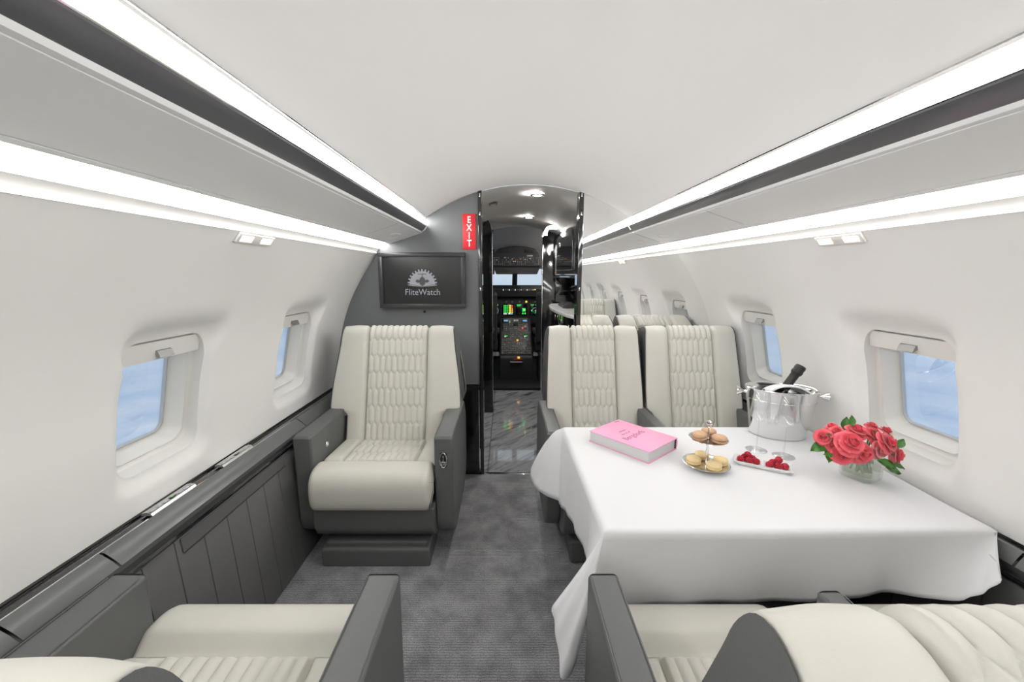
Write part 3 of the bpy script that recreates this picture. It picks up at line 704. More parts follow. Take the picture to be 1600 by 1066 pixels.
for r in range(len(V) // m_ - 1):
    for i in range(m_): j = (i + 1) % m_; Fc.append((r * m_ + i, r * m_ + j, (r + 1) * m_ + j, (r + 1) * m_ + i))
V.append((c0[0], c0[1], top)); cI = len(V) - 1
for i in range(m_): Fc.append((i, (i + 1) % m_, cI))
cl = link('tablecloth', mesh('tablecloth', V, Fc, ang=60), CLOTH); tag(cl, 'white linen tablecloth draped over the fold-out cabin table', 'tablecloth')
md = cl.modifiers.new('thick', 'SOLIDIFY'); md.thickness = .0016; md.offset = 1
TT = top + .0018

# book
import math as _m
pa, pb, pc = Vector((.200, 1.532)), Vector((.352, 1.352)), Vector((.520, 1.440))
ex = (pb - pa).normalized(); Lb = .262; ang = math.atan2(ex.y, ex.x)
ctr = Vector((.362, 1.497))
t = thing('hardcover_book', 'thick pink hardcover book lying on the white tablecloth', 'book', (ctr.x, ctr.y, TT), ang)
LW, LD, TH_ = .262, .198, .044     # along ex, across
box('cover_board', (0, 0, .0015), (LW, LD, .003), PINK, t, bev=.001)
box('cover_board', (0, 0, TH_ - .0015), (LW, LD, .003), PINK, t, bev=.001)
box('page_block', (-.0, -.004, TH_ / 2), (LW - .008, LD - .012, TH_ - .006), PAGES, t, bev=.001)
A = [(LD / 2 - .004 + .008 * math.sin(PI * i / 8), .002 + (TH_ - .004) * i / 8) for i in range(9)]
poly_ext('spine', A + [(LD / 2 - .008, TH_ - .002), (LD / 2 - .008, .002)], 'x', -LW / 2, LW / 2, PINK, t)
box('headband', (LW / 2 - .002, LD / 2 - .008, TH_ / 2), (.004, .012, TH_ - .008), mat('dark_headband', (.03, .012, .02), .6), t, bev=.001)
text('title_lettering', 'Bergdorfs', .036, MAUVE, t, (.010, -.005, TH_ + .0002), (0, 0, -PI / 2 + PI), ext=.0002, sx=.9)
text('title_lettering', 'the art of', .014, MAUVE, t, (-.022, -.012, TH_ + .0002), (0, 0, PI / 2), ext=.0002)
text('title_lettering', 'flowers', .014, MAUVE, t, (-.045, .0, TH_ + .0002), (0, 0, PI / 2), ext=.0002)
text('title_lettering', 'colour', .012, MAUVE, t, (-.120, .070, TH_ + .0002), (0, 0, PI / 2), ext=.0002)

# macaron stand
t = thing('cake_stand', 'two-tier silver cake stand with central rod holding macarons', 'stand', (.560, 1.312, TT))
def plate(z, r): return [(.006, z - .001), (r * .5, z), (r * .78, z + .001), (r * .86, z + .004), (r * .97, z + .006), (r, z + .0075), (r * .97, z + .008), (r * .86, z + .006), (r * .76, z + .0035), (r * .5, z + .0025), (.006, z + .0025)]
lathe('plate', plate(.010, .075), STEEL, t, 48); lathe('plate', plate(.098, .062), STEEL, t, 48)
lathe('foot', [(.030, 0), (.030, .003), (.012, .005), (.008, .012)], STEEL, t, 32)
lathe('rod', [(.0045, .01), (.0035, .03), (.006, .05), (.0035, .07), (.0035, .10), (.005, .104), (.0032, .11), (.0032, .140), (.006, .143), (.0045, .147), (.0085, .152), (.0095, .158), (.0085, .164), (.0001, .168)], CHROME, t, 20)
def macaron(x, y, z, m1, m2, label, group, tilt=(0, 0)):
    t = thing('macaron', label, 'macaron', (x, y, z), 0, group); t.rotation_euler = (tilt[0], tilt[1], 0); r = .0245
    lathe('lower_shell', [(.0001, 0), (r * .8, 0), (r * .96, .003), (r, .0065), (r * .97, .009), (.0001, .009)], m1, t, 24)
    lathe('filling', [(.0001, .0085), (r * .93, .0085), (r * .96, .0105), (r * .93, .0125), (.0001, .0125)], m2, t, 24)
    lathe('upper_shell', [(.0001, .012), (r * .97, .012), (r, .0145), (r * .95, .019), (r * .75, .0225), (r * .4, .0245), (.0001, .025)], m1, t, 24)
zb = TT + .0135
for dx, dy, lb in ((-.043, .003, 'yellow macaron on the lower tier, leftmost'), (.004, .040, 'yellow macaron on the lower tier, behind the rod'), (.006, -.040, 'yellow macaron on the lower tier, nearest the camera'), (.046, -.004, 'yellow macaron on the lower tier, rightmost')):
    macaron(.560 + dx, 1.312 + dy, zb, MACY, MACYF, lb, 'yellow macarons on the lower tier')
zb = TT + .1015
macaron(.560 - .030, 1.312 - .004, zb + .004, MACB, MACBF, 'brown macaron on the upper tier, left of the rod, tilted', 'brown macarons on the upper tier', (0, -.16))
macaron(.560 + .018, 1.312 + .034, zb, MACB, MACBF, 'brown macaron on the upper tier, behind the rod', 'brown macarons on the upper tier')
macaron(.560 + .024, 1.312 - .025, zb, MACB, MACBF, 'brown macaron on the upper tier, right and nearest the camera', 'brown macarons on the upper tier')

# raspberries
da = math.atan2(1.263 - 1.347, .818 - .679)
t = thing('serving_dish', 'small white two-compartment porcelain dish of raspberries', 'dish', (.757, 1.318, TT), da)
bm = bmesh.new()
Vd = []; nxg, nyg = 40, 16; DL, DW = .086, .036
def dz(u, v):
    cx = .043; d = min(max(abs(abs(u) - cx) / .036, abs(v) / .029), 2)
    return .004 + .011 * sstep(.75, 1.12, d)
for surf in (0, 1):
    for i in range(nxg + 1):
        for j in range(nyg + 1):
            u = -DL + 2 * DL * i / nxg; v = -DW + 2 * DW * j / nyg; v *= 1 - .14 * math.exp(-(u / .014) ** 2)
            if surf: z = dz(u, v)
            else: q = max(abs(u) / DL, abs(v) / DW); z = .0 + .012 * sstep(.75, 1.0, q); u *= .999
            Vd.append((u, v, z))
M1 = (nxg + 1) * (nyg + 1); Fd = []
for surf in (0, 1):
    for i in range(nxg):
        for j in range(nyg):
            a = surf * M1 + i * (nyg + 1) + j; Fd.append((a, a + 1, a + nyg + 2, a + nyg + 1))
edge = [i * (nyg + 1) for i in range(nxg + 1)] + [nxg * (nyg + 1) + j for j in range(1, nyg + 1)] + [i * (nyg + 1) + nyg for i in range(nxg - 1, -1, -1)] + [j for j in range(nyg - 1, 0, -1)]
for a, b in zip(edge, edge[1:] + edge[:1]): Fd.append((a, b, b + M1, a + M1))
link('dish_body', mesh('dish_body', Vd, Fd), PORC, t)
def berry_mesh():
    bm = bmesh.new(); random.seed(3)
    bmesh.ops.create_icosphere(bm, subdivisions=2, radius=.0098)
    for v in bm.verts: v.co.z *= .95
    for k in range(46):
        ph = math.acos(1 - 2 * (k + .5) / 46); th = k * 2.399963
        r = .0102; c = (r * math.sin(ph) * math.cos(th), r * math.sin(ph) * math.sin(th), r * math.cos(ph) * 1.02)
        g = bmesh.ops.create_icosphere(bm, subdivisions=1, radius=.0026, matrix=Matrix.Translation(c))
    return from_bm('raspberry', bm)
BM_ = berry_mesh(); BM_.materials.append(BERRY)
ca, sa = math.cos(da), math.sin(da)
def bpos(u, v): return (.757 + u * ca - v * sa, 1.318 + u * sa + v * ca)
wB = ['left compartment', 'right compartment']
sets = [(-.043, [(-.022, -.012, 0, 'at the near left corner'), (-.010, .013, 0, 'at the back left'), (.003, -.013, 0, 'in the near middle'), (.014, .012, 0, 'at the back right'), (.025, -.010, 0, 'at the near right corner'), (-.002, .001, .015, 'on top of the heap')]),
        (.043, [(-.022, -.011, 0, 'at the near left corner'), (-.012, .013, 0, 'at the back left'), (.002, -.012, 0, 'in the near middle'), (.022, -.002, 0, 'at the right end'), (.003, .006, .015, 'on top of the heap')])]
for k, (u0, bs) in enumerate(sets):
    for u, v, z, w_ in bs:
        x, y = bpos(u0 + u, v); o = link('raspberry', BM_, None, None, (x, y, TT + .0165 + z), (random.random() * 3, random.random() * 3, random.random() * 3))
        tag(o, 'red raspberry in the %s of the white dish, %s' % (wB[k], w_), 'raspberry', 'raspberries in the white dish')

# champagne bucket
bx, by = .993, 1.600; br_ = -.30
t = thing('ice_bucket', 'polished steel oval champagne bucket with knob handles on the tablecloth', 'bucket', (bx, by, TT), br_)
lathe('bucket_body', [(.0001, 0), (.094, 0), (.099, .003), (.101, .01), (.112, .09), (.122, .150), (.1225, .152), (.1235, .155), (.127, .190), (.131, .196), (.1315, .200), (.129, .2015), (.1245, .198), (.1205, .19), (.110, .09), (.098, .012), (.0001, .012)], STEEL, t, 72, 1, .72)
tube('groove_ring', [(.1238 * math.cos(a), .72 * .1238 * math.sin(a), .155) for a in [2 * PI * i / 60 for i in range(61)]], .0012, CHROME, t, 6)
for s in (-1, 1):
    lathe('knob_handle', [(.0001, 0), (.009, 0), (.006, .007), (.006, .014), (.014, .026), (.020, .036), (.018, .039), (.0001, .037)], CHROME, t, 24, loc=(s * .124, 0, .176), rot=(0, s * PI / 2, 0))
# bottle
pB = Vector((.935, 1.615, TT + .060)); pT = Vector((1.063, 1.600, .925)); dv = pT - pB; LBt = dv.length
t = thing('champagne_bottle', 'black foil necked champagne bottle leaning in the steel bucket', 'bottle', pB); t.rotation_mode = 'QUATERNION'; t.rotation_quaternion = dv.to_track_quat('Z', 'Y')
lathe('bottle_body', [(.0001, 0), (.030, 0), (.034, .004), (.034, LBt - .19), (.030, LBt - .16), (.017, LBt - .115), (.015, LBt - .10)], BOTTLE, t, 32)
lathe('foil_cap', [(.0165, LBt - .115), (.0162, LBt - .06), (.0165, LBt - .042), (.0205, LBt - .036), (.0215, LBt - .028), (.0195, LBt - .022), (.0205, LBt - .012), (.019, LBt - .003), (.014, LBt), (.0001, LBt + .001)], FOIL, t, 28)
# napkin in the bucket
V = []; nu, nv = 18, 12
for i in range(nu + 1):
    for j in range(nv + 1):
        u = -1 + 2 * i / nu; v = -1 + 2 * j / nv
        V.append((u * .075 + .012, v * .048 - .020, .198 + .014 * (1 - u * u) * (1 - .4 * v) - .02 * v * v * (v > 0) - .012 * (abs(u) ** 3) - .004 * math.cos(v * 5)))
Fc = [(i * (nv + 1) + j, i * (nv + 1) + j + 1, (i + 1) * (nv + 1) + j + 1, (i + 1) * (nv + 1) + j) for i in range(nu) for j in range(nv)]
o = link('napkin', mesh('napkin', V, Fc), CLOTH, None, (bx, by, TT + .008), (0, 0, br_)); tag(o, 'white linen napkin folded inside the steel bucket', 'napkin'); md = o.modifiers.new('t', 'SOLIDIFY'); md.thickness = .004

# wine glasses
def wine(x, y, label):
    t = thing('wine_glass', label, 'glass', (x, y, TT), 0, 'wine glasses before the bucket')
    lathe('foot', [(.0001, .0), (.036, .0), (.0365, .0008), (.030, .002), (.010, .0035), (.0035, .008)], GLASS, t, 40)
    lathe('stem', [(.0032, .008), (.0026, .03), (.0026, .09), (.004, .108), (.007, .113)], GLASS, t, 20)
    lathe('bowl', [(.0001, .114), (.007, .113), (.022, .124), (.0335, .136), (.034, .139), (.031, .17), (.0255, .228), (.025, .2285), (.0303, .17), (.0325, .139), (.021, .126), (.0001, .117)], GLASS, t, 40)
wine(.819, 1.452, 'clear angular wine glass on the left, before the bucket')
wine(.884, 1.396, 'clear angular wine glass on the right, before the bucket')

# vase and roses
vx, vy = 1.030, 1.242
t = thing('glass_vase', 'low clear square glass vase holding coral roses', 'vase', (vx, vy, TT), .42)
def sq(h, c): return [(h, -h + c), (h, h - c), (h - c, h), (-h + c, h), (-h, h - c), (-h, -h + c), (-h + c, -h), (h - c, -h)]
def sqr(h, c, z): return [(x, y, z) for x, y in sq(h, c)]
V, Fc = ring_loft([sqr(.040, .012, 0), sqr(.044, .013, .004), sqr(.045, .013, .012), sqr(.043, .012, .082), sqr(.0395, .011, .082), sqr(.0405, .011, .016), sqr(.030, .008, .012)], caps=(True, True))
link('vase_body', mesh('vase_body', V, Fc, ang=20), VASEG, t)
V, Fc = ring_loft([sqr(.0395, .011, .018), sqr(.039, .011, .060)], caps=(True, True)); link('water', mesh('water', V, Fc, False), WATER, t)

def petal_mesh(w, h, cup, curl):
    V = []; nu, nv = 8, 7
    for j in range(nv + 1):
        v = j / nv; ww = w * (math.sin(PI * min(1, v * .62 + .12)) ** .7) * (1 - .18 * sstep(.8, 1, v))
        for i in range(nu + 1):
            u = -1 + 2 * i / nu
            r = cup * math.sin(v * PI * .55) + curl * sstep(.6, 1, v)     # outward
            x = u * ww; out = r - .38 * w * u * u * (1 - .5 * v)
            V.append((x, -out, h * v * (1 - .10 * abs(u) ** 3 * sstep(.5, 1, v)) - curl * .5 * sstep(.75, 1, v)))
    n = nu + 1; Fc = [(j * n + i, j * n + i + 1, (j + 1) * n + i + 1, (j + 1) * n + i) for j in range(nv) for i in range(nu)]
    return mesh('petal', V, Fc, ang=80)
PM = {}
for mname, mm in (('c', ROSE), ('p', ROSEP)):
    PM[mname] = []
    for (w_, h_, cu, cl_) in ((.26, .62, .05, -.02), (.42, .66, .20, .02), (.55, .66, .42, .10), (.62, .62, .66, .20), (.66, .54, .88, .30)):
        me = petal_mesh(w_, h_, cu, cl_); me.materials.append(mm); PM[mname].append(me)
BUD = {}
for mname, mm in (('c', ROSE), ('p', ROSEP)):
    # spiral heart
    V = []; nn = 60
    for i in range(nn + 1):
        a = i / nn * 2 * PI * 2.4; r = .05 + .17 * i / nn
        for z, f in ((.0, .7), (.3, 1.05), (.55, 1.0), (.66, .86)): V.append((r * f * math.cos(a), r * f * math.sin(a), z))
    Fc = [(i * 4 + j, i * 4 + j + 1, i * 4 + j + 5, i * 4 + j + 4) for i in range(nn) for j in range(3)]
    BUD[mname] = mesh('bud', V, Fc, ang=80); BUD[mname].materials.append(mm)
def leaf_mesh():
    V = []; n_ = 8
    for i in range(n_ + 1):
        v = i / n_; w_ = .32 * math.sin(PI * v ** .85) ** .9
        for u in (-1, -.5, 0, .5, 1): V.append((u * w_, v, .10 * abs(u) - .22 * v * v + .02 * math.sin(v * 14) * abs(u)))
    Fc = [(i * 5 + j, i * 5 + j + 1, i * 5 + j + 6, i * 5 + j + 5) for i in range(n_) for j in range(4)]
    return mesh('leaf', V, Fc)
LM = leaf_mesh(); LM.materials.append(LEAF)
c_, s_ = math.cos(PITCH), math.sin(PITCH)
def unproj(u, v, Y):
    a = u - 790; b = 533 - v; r = Vector((a, F_PX * c_ + b * s_, -F_PX * s_ + b * c_)); return Vector((-.13, 0, 1.288)) + r * (Y / r.y)
def rose(px, py, rpx, Y, kind, label, axis, seed, leaves=()):
    c = unproj(px, py, Y); r = rpx * Y * .90 / F_PX; rnd = random.Random(seed)
    ax = Vector(axis).normalized(); t = thing('rose', label, 'rose', c - ax * r * .45, 0, 'coral roses in the glass vase')
    t.rotation_mode = 'QUATERNION'; q = ax.to_track_quat('Z', 'Y'); t.rotation_quaternion = q
    inv = q.to_matrix().inverted()
    k = 0
    o = link('rose_heart', BUD[kind], None, t); o.scale = (r, r, r * 1.05)
    for ring, (num, tilt) in enumerate(((3, -.10), (3, .0), (4, .16), (5, .36), (6, .60))):
        for i in range(num):
            a = 2 * PI * (i + .37 * ring + rnd.uniform(-.08, .08)) / num; k += 1
            o = link('petal', PM[kind][ring], None, t); sc = r * rnd.uniform(.92, 1.06) * (1.0 if ring < 3 else .98)
            o.rotation_mode = 'QUATERNION'
            o.rotation_quaternion = Matrix.Rotation(a, 4, 'Z').to_quaternion() @ Matrix.Rotation(tilt + rnd.uniform(-.08, .08), 4, 'X').to_quaternion()
            o.scale = (sc * 1.08, sc, sc); o.location = (0, 0, -.02 * ring * r)
    # stem down into the vase
    foot = Vector((vx + rnd.uniform(-.022, .022), vy + rnd.uniform(-.022, .022), TT + .022)); neck = Vector((vx + (c.x - vx) * .30, vy + (c.y - vy) * .30, TT + .085))
    P = [inv @ (p - (c - ax * r * .45)) for p in (foot, neck)]
    tube('stem', catmull([tuple(P[0]), tuple(P[1]), (0, 0, 0)], 5), .0026, STEM, t, 7)
    for (lx, ly, ln, dr) in leaves:
        p = unproj(lx, ly, Y + .01); d = Vector(dr).normalized()
        o = link('leaf', LM, None, t); o.rotation_mode = 'QUATERNION'; o.location = inv @ (p - (c - ax * r * .45))
        zq = Vector((0, -.55, .8)); xq = d.cross(zq).normalized(); zq = xq.cross(d)
        R_ = Matrix((xq, d, zq)).transposed(); o.rotation_quaternion = (inv @ R_).to_quaternion(); o.scale = (ln, ln, ln)
rose(1335, 690, 22, 1.165, 'c', 'largest coral rose at the front centre of the bunch', (-.12, -.75, .65), 1)
rose(1318, 712, 19, 1.175, 'c', 'coral rose low on the front left, over the vase rim', (-.45, -.85, .12), 2, [(1300, 712, .03, (-1, -.2, .3))])
rose(1355, 711, 19, 1.160, 'c', 'coral rose low at the front centre, over the vase rim', (.05, -.98, .15), 3, [(1372, 722, .075, (.85, -.2, -.35)), (1370, 720, .045, (.8, -.5, -.2))])
rose(1396, 690, 19, 1.160, 'c', 'open coral rose on the right of the bunch', (.45, -.70, .50), 4, [(1402, 700, .035, (.6, .1, .8))])
rose(1382, 706, 15, 1.165, 'p', 'paler pink rose tucked low between the right blooms', (.25, -.9, .1), 5)
rose(1409, 712, 17, 1.175, 'c', 'coral rose at the far right, low over the big leaf', (.85, -.45, .05), 6)
rose(1285, 683, 14, 1.215, 'c', 'coral rose at the far left of the bunch', (-.75, -.60, .30), 7, [(1292, 695, .055, (-.95, -.1, -.25)), (1296, 700, .05, (-.3, -.5, -.5))])
rose(1309, 672, 12, 1.24, 'c', 'small coral rose behind the far left bloom', (-.35, -.5, .8), 8)
rose(1300, 664, 10, 1.28, 'c', 'small coral rose at the upper left back', (-.4, -.2, .9), 9, [(1318, 672, .045, (.25, .1, .9))])
rose(1343, 668, 16, 1.235, 'c', 'flat open coral rose at the top centre', (.05, -.40, .92), 10, [(1330, 666, .035, (.1, .1, .9)), (1352, 684, .035, (.9, -.3, .1))])
rose(1370, 676, 15, 1.22, 'c', 'coral rose right of the top centre bloom', (.15, -.6, .8), 11, [(1360, 692, .035, (.2, -.6, .6))])
rose(1365, 663, 10, 1.27, 'c', 'small coral rose at the upper right back', (.2, -.3, .95), 12)
rose(1376, 692, 11, 1.20, 'c', 'small deep coral bud in the gap left of the right open bloom', (.2, -.8, .5), 14, [(1368, 686, .035, (-.3, -.3, .8)), (1388, 722, .04, (.5, -.6, -.1))])
rose(1300, 697, 11, 1.20, 'c', 'small coral rose between the far left and low left blooms', (-.6, -.7, .2), 15, [(1300, 688, .04, (-.5, -.3, .6))])
rose(1388, 670, 12, 1.24, 'c', 'small coral rose above the right open bloom', (.5, -.2, .85), 13)

# ------------------------------------------------------------------ forward vestibule
vest = [(x, z - .004) for x, z in arc_pts(24, .62)]
V, Fc = ring_loft([[(x, YF - .004, z) for x, z in vest], [(x, 4.44, z - .015) for x, z in vest]], closed=False)
tag(link('ceiling_vestibule', mesh('ceiling_vestibule', V, Fc), ROUTE), kind='structure')
V, Fc = ring_loft([[(-.90, y, 0), (-.90, y, 1.2), (-.60, y, 1.72)] for y in (YF + .05, 4.44)], closed=False); tag(link('wall_vestibule_left', mesh('w', V, Fc), WALL), kind='structure')
V, Fc = ring_loft([[(.95, y, 0), (.95, y, 1.2), (.60, y, 1.72)] for y in (YF + .05, 4.44)], closed=False); tag(link('wall_vestibule_right', mesh('w', V, Fc), TAUPE), kind='structure')
for i, (Y, lb) in enumerate(((2.73, 'round recessed downlight nearest the cabin in the vestibule ceiling'), (3.70, 'round recessed downlight nearer the cockpit in the vestibule ceiling'))):
    zc = 1.795 - .015 * (Y - YF) / 1.95
    t = thing('downlight', lb, 'light', (.075, Y, zc))
    lathe('bezel', [(.028, -.004), (.036, -.008), (.046, -.004), (.047, .002)], CHROME, t, 32)
    lathe('lamp_lens', [(.0001, -.0045), (.028, -.0045), (.030, 0)], EM_DN, t, 32)
t = thing('ceiling_placard', 'small grey placard on the vestibule ceiling above the doorway', 'placard', (-.215, 2.92, 1.766))
box('placard_plate', (0, 0, 0), (.055, .07, .004), mat('placard_grey', (.13, .12, .115), .5), t, bev=.001, rot=(0, -.2, 0))
for k in range(3): box('print_line', (0, -.018 + .018 * k, -.003), (.040, .006, .001), TAUPE, t, bev=0, rot=(0, -.2, 0))
# black closet on the left
t = thing('coat_closet', 'tall glossy black closet just inside the doorway on the left', 'closet', (-.58, 4.05, 0))
poly_ext('closet_body', [(-.31, 0), (-.31, 1.70), (.25, 1.70), (.292, 1.77), (.318, 1.72), (.332, 1.66), (.332, 0)], 'y', -.37, .36, BLACK, t, bev=.004)
box('edge_trim', (.331, -.365, .85), (.005, .008, 1.58), SILVER, t, bev=.001)
box('door_handle', (.22, -.378, 1.02), (.02, .012, .06), STEEL, t, bev=.002)
t = thing('entry_panel', 'slim black lacquer door panel behind the left door jamb', 'panel', (-.30, 2.62, 0))
box('panel_board', (-.012, .10, .90), (.022, .16, 1.60), BLACK, t, bev=.004)
# galley on the right
g = thing('galley', 'glossy black galley unit with pale marble counter beyond the doorway', 'galley', (.60, 3.30, 0))
def gbox(nm, x0, x1, y0, y1, z0, z1, m, bev=.003): return box(nm, ((x0 + x1) / 2 - .60, (y0 + y1) / 2 - 3.30, (z0 + z1) / 2), (x1 - x0, y1 - y0, z1 - z0), m, g, bev=bev)
P = [(.333, 1.28), (.333, 1.60), (.348, 1.665), (.385, 1.70), (.45, 1.715), (.62, 1.68), (.9, 1.5), (.9, 1.28)]
poly_ext('upper_cabinet', [(x - .60, z) for x, z in P], 'y', 2.75 - 3.30, 4.05 - 3.30, BLACK, g, bev=.006)
P2 = [(2.83, 1.32), (3.62, 1.32), (3.62, 1.52), (3.57, 1.585), (3.48, 1.62), (2.97, 1.62), (2.88, 1.585), (2.83, 1.52)]
d_ = poly_ext('cabinet_door', [(y - 3.30, z) for y, z in P2], 'x', .323 - .60, .334 - .60, BLACK, g, bev=.003)
box('door_latch', (.321 - .60, 3.50 - 3.30, 1.53), (.008, .05, .04), STEEL, d_, bev=.002)
box('door_latch', (.321 - .60, 3.86 - 3.30, 1.50), (.008, .02, .05), STEEL, g, bev=.002)
gbox('counter_light_rail', .333, .345, 2.75, 4.05, 1.262, 1.28, STEEL)
gbox('niche_back', .62, .64, 2.75, 4.05, 1.02, 1.28, BLACK)
gbox('niche_side', .36, .62, 4.0, 4.05, 1.02, 1.28, BLACK)
gbox('lower_cabinet', .333, .90, 2.72, 4.05, 0, .985, BLACK)
for yy in (2.95, 3.35, 3.75): box('drawer_latch', (.329 - .60, yy - 3.30, .90), (.006, .03, .05), STEEL, g, bev=.002)
pts = [(.62, 2.71), (.62, 3.98), (.36, 3.98), (.30, 3.90), (.262, 3.72), (.25, 3.45), (.262, 3.15), (.30, 2.86), (.34, 2.71)]
poly_ext('counter', [(x - .60, y - 3.30) for x, y in pts], 'z', .987, 1.012, mat('pale_counter_stone', (.62, .62, .62), .12, var=(14, .12)), g, bev=.004)
for i, (zz, w_) in enumerate(((1.020, .20), (1.032, .19), (1.044, .18))):
    t = thing('serving_tray', ['dark serving tray at the bottom of the stack on the galley counter', 'dark serving tray in the middle of the galley stack', 'dark serving tray on top of the galley stack'][i], 'tray', (.44, 3.50, zz))
    box('tray_body', (0, 0, 0), (w_, .34 - .01 * i, .010), mat('dark_tray', (.05, .05, .05), .25), t, bev=.003)
t = thing('galley_light', 'bright arched galley light above the black cabinet', 'light', (.285, 3.95, 1.695))
pa_ = [(-.060, -.050), (-.050, -.01), (-.03, .022), (.0, .036), (.06, .040)]
C_ = catmull(pa_, 6); nC = len(C_) - 1
V, Fc = ring_loft([[(x + .034 * (1 - i / nC), -.055, z - .034 * i / nC) for i, (x, z) in enumerate(C_)], [(x, -.055, z) for x, z in C_], [(x, .10, z) for x, z in C_]], closed=False)
link('lamp_lens', mesh('lamp_lens', V, Fc), EM_COVE, t)
V, Fc = ring_loft([[(x * 1.0 - .004, -.055, z + .004) for x, z in C_], [(x - .004, .165, z + .004) for x, z in C_]], closed=False); link('housing', mesh('housing', V, Fc), TAUPE, t)
# cockpit partition and cockpit
p = struct('wall_cockpit')
box('partition_right', (.59, 4.43, .90), (.66, .05, 1.80), BLACK, p, bev=.003)
box('partition_left', (-.60, 4.43, .90), (.68, .05, 1.80), BLACK, p, bev=.003)
box('door_frame', (.265, 4.40, .80), (.012, .03, 1.60), STEEL, p, bev=.002); box('door_frame', (-.262, 4.40, .80), (.012, .03, 1.60), STEEL, p, bev=.002)
V, Fc = ring_loft([[(-1, 4.44, 1.80), (1, 4.44, 1.80)], [(-1, 5.0, 1.66), (1, 5.0, 1.66)], [(-1, 5.5, 1.36), (1, 5.5, 1.36)]], closed=False); tag(link('ceiling_cockpit', mesh('ceiling_cockpit', V, Fc), TAUPE), kind='structure')
box('floor_cockpit', (0, 5.3, -.03), (2.0, 1.75, .06), COCK, bev=0)['kind'] = 'structure'
box('trim_2', (0, 4.47, .012), (.52, .05, .03), BLACKM, bev=.004)['kind'] = 'structure'
for s, nm in ((-1, 'left'), (1, 'right')):
    box('wall_cockpit_' + nm, (s * 1.0, 5.3, .55), (.04, 1.75, 1.1), COCK, bev=0)['kind'] = 'structure'
box('wall_cockpit_front', (0, 6.2, .50), (2.0, .04, 1.16), COCK, bev=0)['kind'] = 'structure'
w_ = struct('window_15')
for s in (-1, 1):
    V = [(s * .045, 6.05, 1.05), (s * .85, 5.9, 1.05), (s * .85, 5.5, 1.45), (s * .045, 5.62, 1.45)]
    link('windshield_pane', mesh('windshield_pane', V, [(0, 1, 2, 3)], False), PANE, w_)
tube('windshield_post', [(.0, 6.06, 1.0), (.0, 5.6, 1.46)], [.040, .034], COCK, w_, 12)
# overhead panel
dl = thing('cockpit_fill_lamp', 'small round added fill lamp hidden behind the right cockpit partition', 'light', (.62, 4.72, 1.70))  # added lamp, out of view, to brighten the cockpit ceiling and panel
lathe('lamp_lens', [(.0001, -.02), (.03, -.015), (.045, 0)], mat('fill_lamp_lens', (.9, .9, .9), .5, emit=(1, .93, .85, 220)), dl, 24)
t = thing('overhead_console', 'black arched overhead switch panel above the windshield', 'panel', (.005, 5.0, 1.52))
pts = [(-.30, -.14), (-.295, -.06), (-.27, .03), (-.22, .075), (-.10, .10), (0, .105), (.10, .10), (.22, .075), (.27, .03), (.295, -.06), (.30, -.14)]
poly_ext('panel_body', pts, 'y', 0, .06, COCK, t, bev=.01)
poly_ext('panel_lower', [(-.25, -.23), (-.29, -.13), (.29, -.13), (.25, -.23)], 'y', .02, .12, PANELD, t, bev=.006)
for s in (-1, 1): box('eyebrow_recess', (s * .15, -.002, .045), (.12, .006, .035), BLACKM, t, bev=.002)
random.seed(11)
bm = bmesh.new()
for r in range(5):
    for c in range(24):
        x = -.265 + c * .023; z = -.035 - r * .024
        if random.random() < .62: box_bm(bm, (x, -.004 + (.02 if z < -.13 else 0), z), (.008, .008, random.choice((.006, .012))), 0)
tag(link('switches', from_bm('switches', bm, False), KNOB, t), kind='stuff')
for x, z, m_ in ((-.055, -.045, EO), (.045, -.05, EO), (-.04, -.075, EW), (-.02, -.075, EW), (.16, -.045, EW), (-.14, -.03, EW), (.10, -.055, EW), (-.24, -.06, EW)):
    box('lit_switch', (x, -.008, z), (.018 if x > .1 else .010, .006, .006), m_, t, bev=0)
box('standby_box', (.155, -.010, -.012), (.07, .02, .018), KNOB, t, bev=.002)
# glareshield
t = thing('glareshield', 'black glareshield with a row of lit autopilot buttons', 'glareshield', (0, 5.45, 1.0))
poly_ext('shield_body', [(-.06, .15), (-.09, .10), (-.08, -.0), (.25, .0), (.5, .085)], 'x', -.95, .95, PANELD, t, bev=.008)
for k in range(16):
    box('autopilot_button', (-.16 + k * .026, -.089, .088), (.009, .01, random.choice((.010, .018))), KNOB if k % 3 else EW, t, bev=0)
box('autopilot_button', (.255, -.09, .092), (.016, .01, .012), EY, t, bev=0)
# instrument panel
t = thing('instrument_panel', 'black instrument panel with four glowing flight displays', 'instrument panel', (0, 5.50, .82))
box('panel_face', (0, .03, 0), (1.9, .05, .38), PANELD, t, bev=.004)
for x, m_ in ((-.27, KNOB), (-.12, KNOB), (-.04, KNOB), (.06, KNOB), (.15, EY), (.27, KNOB)):
    lathe('gauge_bezel', [(.0001, .010), (.009, .010), (.012, .004), (.014, 0)], m_, t, 16, loc=(x, .004, .105), rot=(PI / 2, 0, 0))
def display(x, z, w, h, items, nm='display'):
    d = box(nm, (x, -.0, z), (w, .012, h), mat('display_black', (.008, .008, .009), .15), t, bev=.002)
    for (u, v, a, b, m_) in items: box('symbol', (u * w, -.0068, v * h), (a * w, .001, b * h), m_, d, bev=0)
def arcsym(d_x, z, r, a0, a1, m_): tube('dial_arc', [(d_x + r * math.cos(a), -.008, z + r * math.sin(a)) for a in [a0 + (a1 - a0) * i / 12 for i in range(13)]], .0012, m_, t, 5)
display(-.28, .0, .145, .155, [(.2, .38, .3, .05, EG)]); arcsym(-.285, -.015, .055, -1.3, 1.3, EW)
its = []
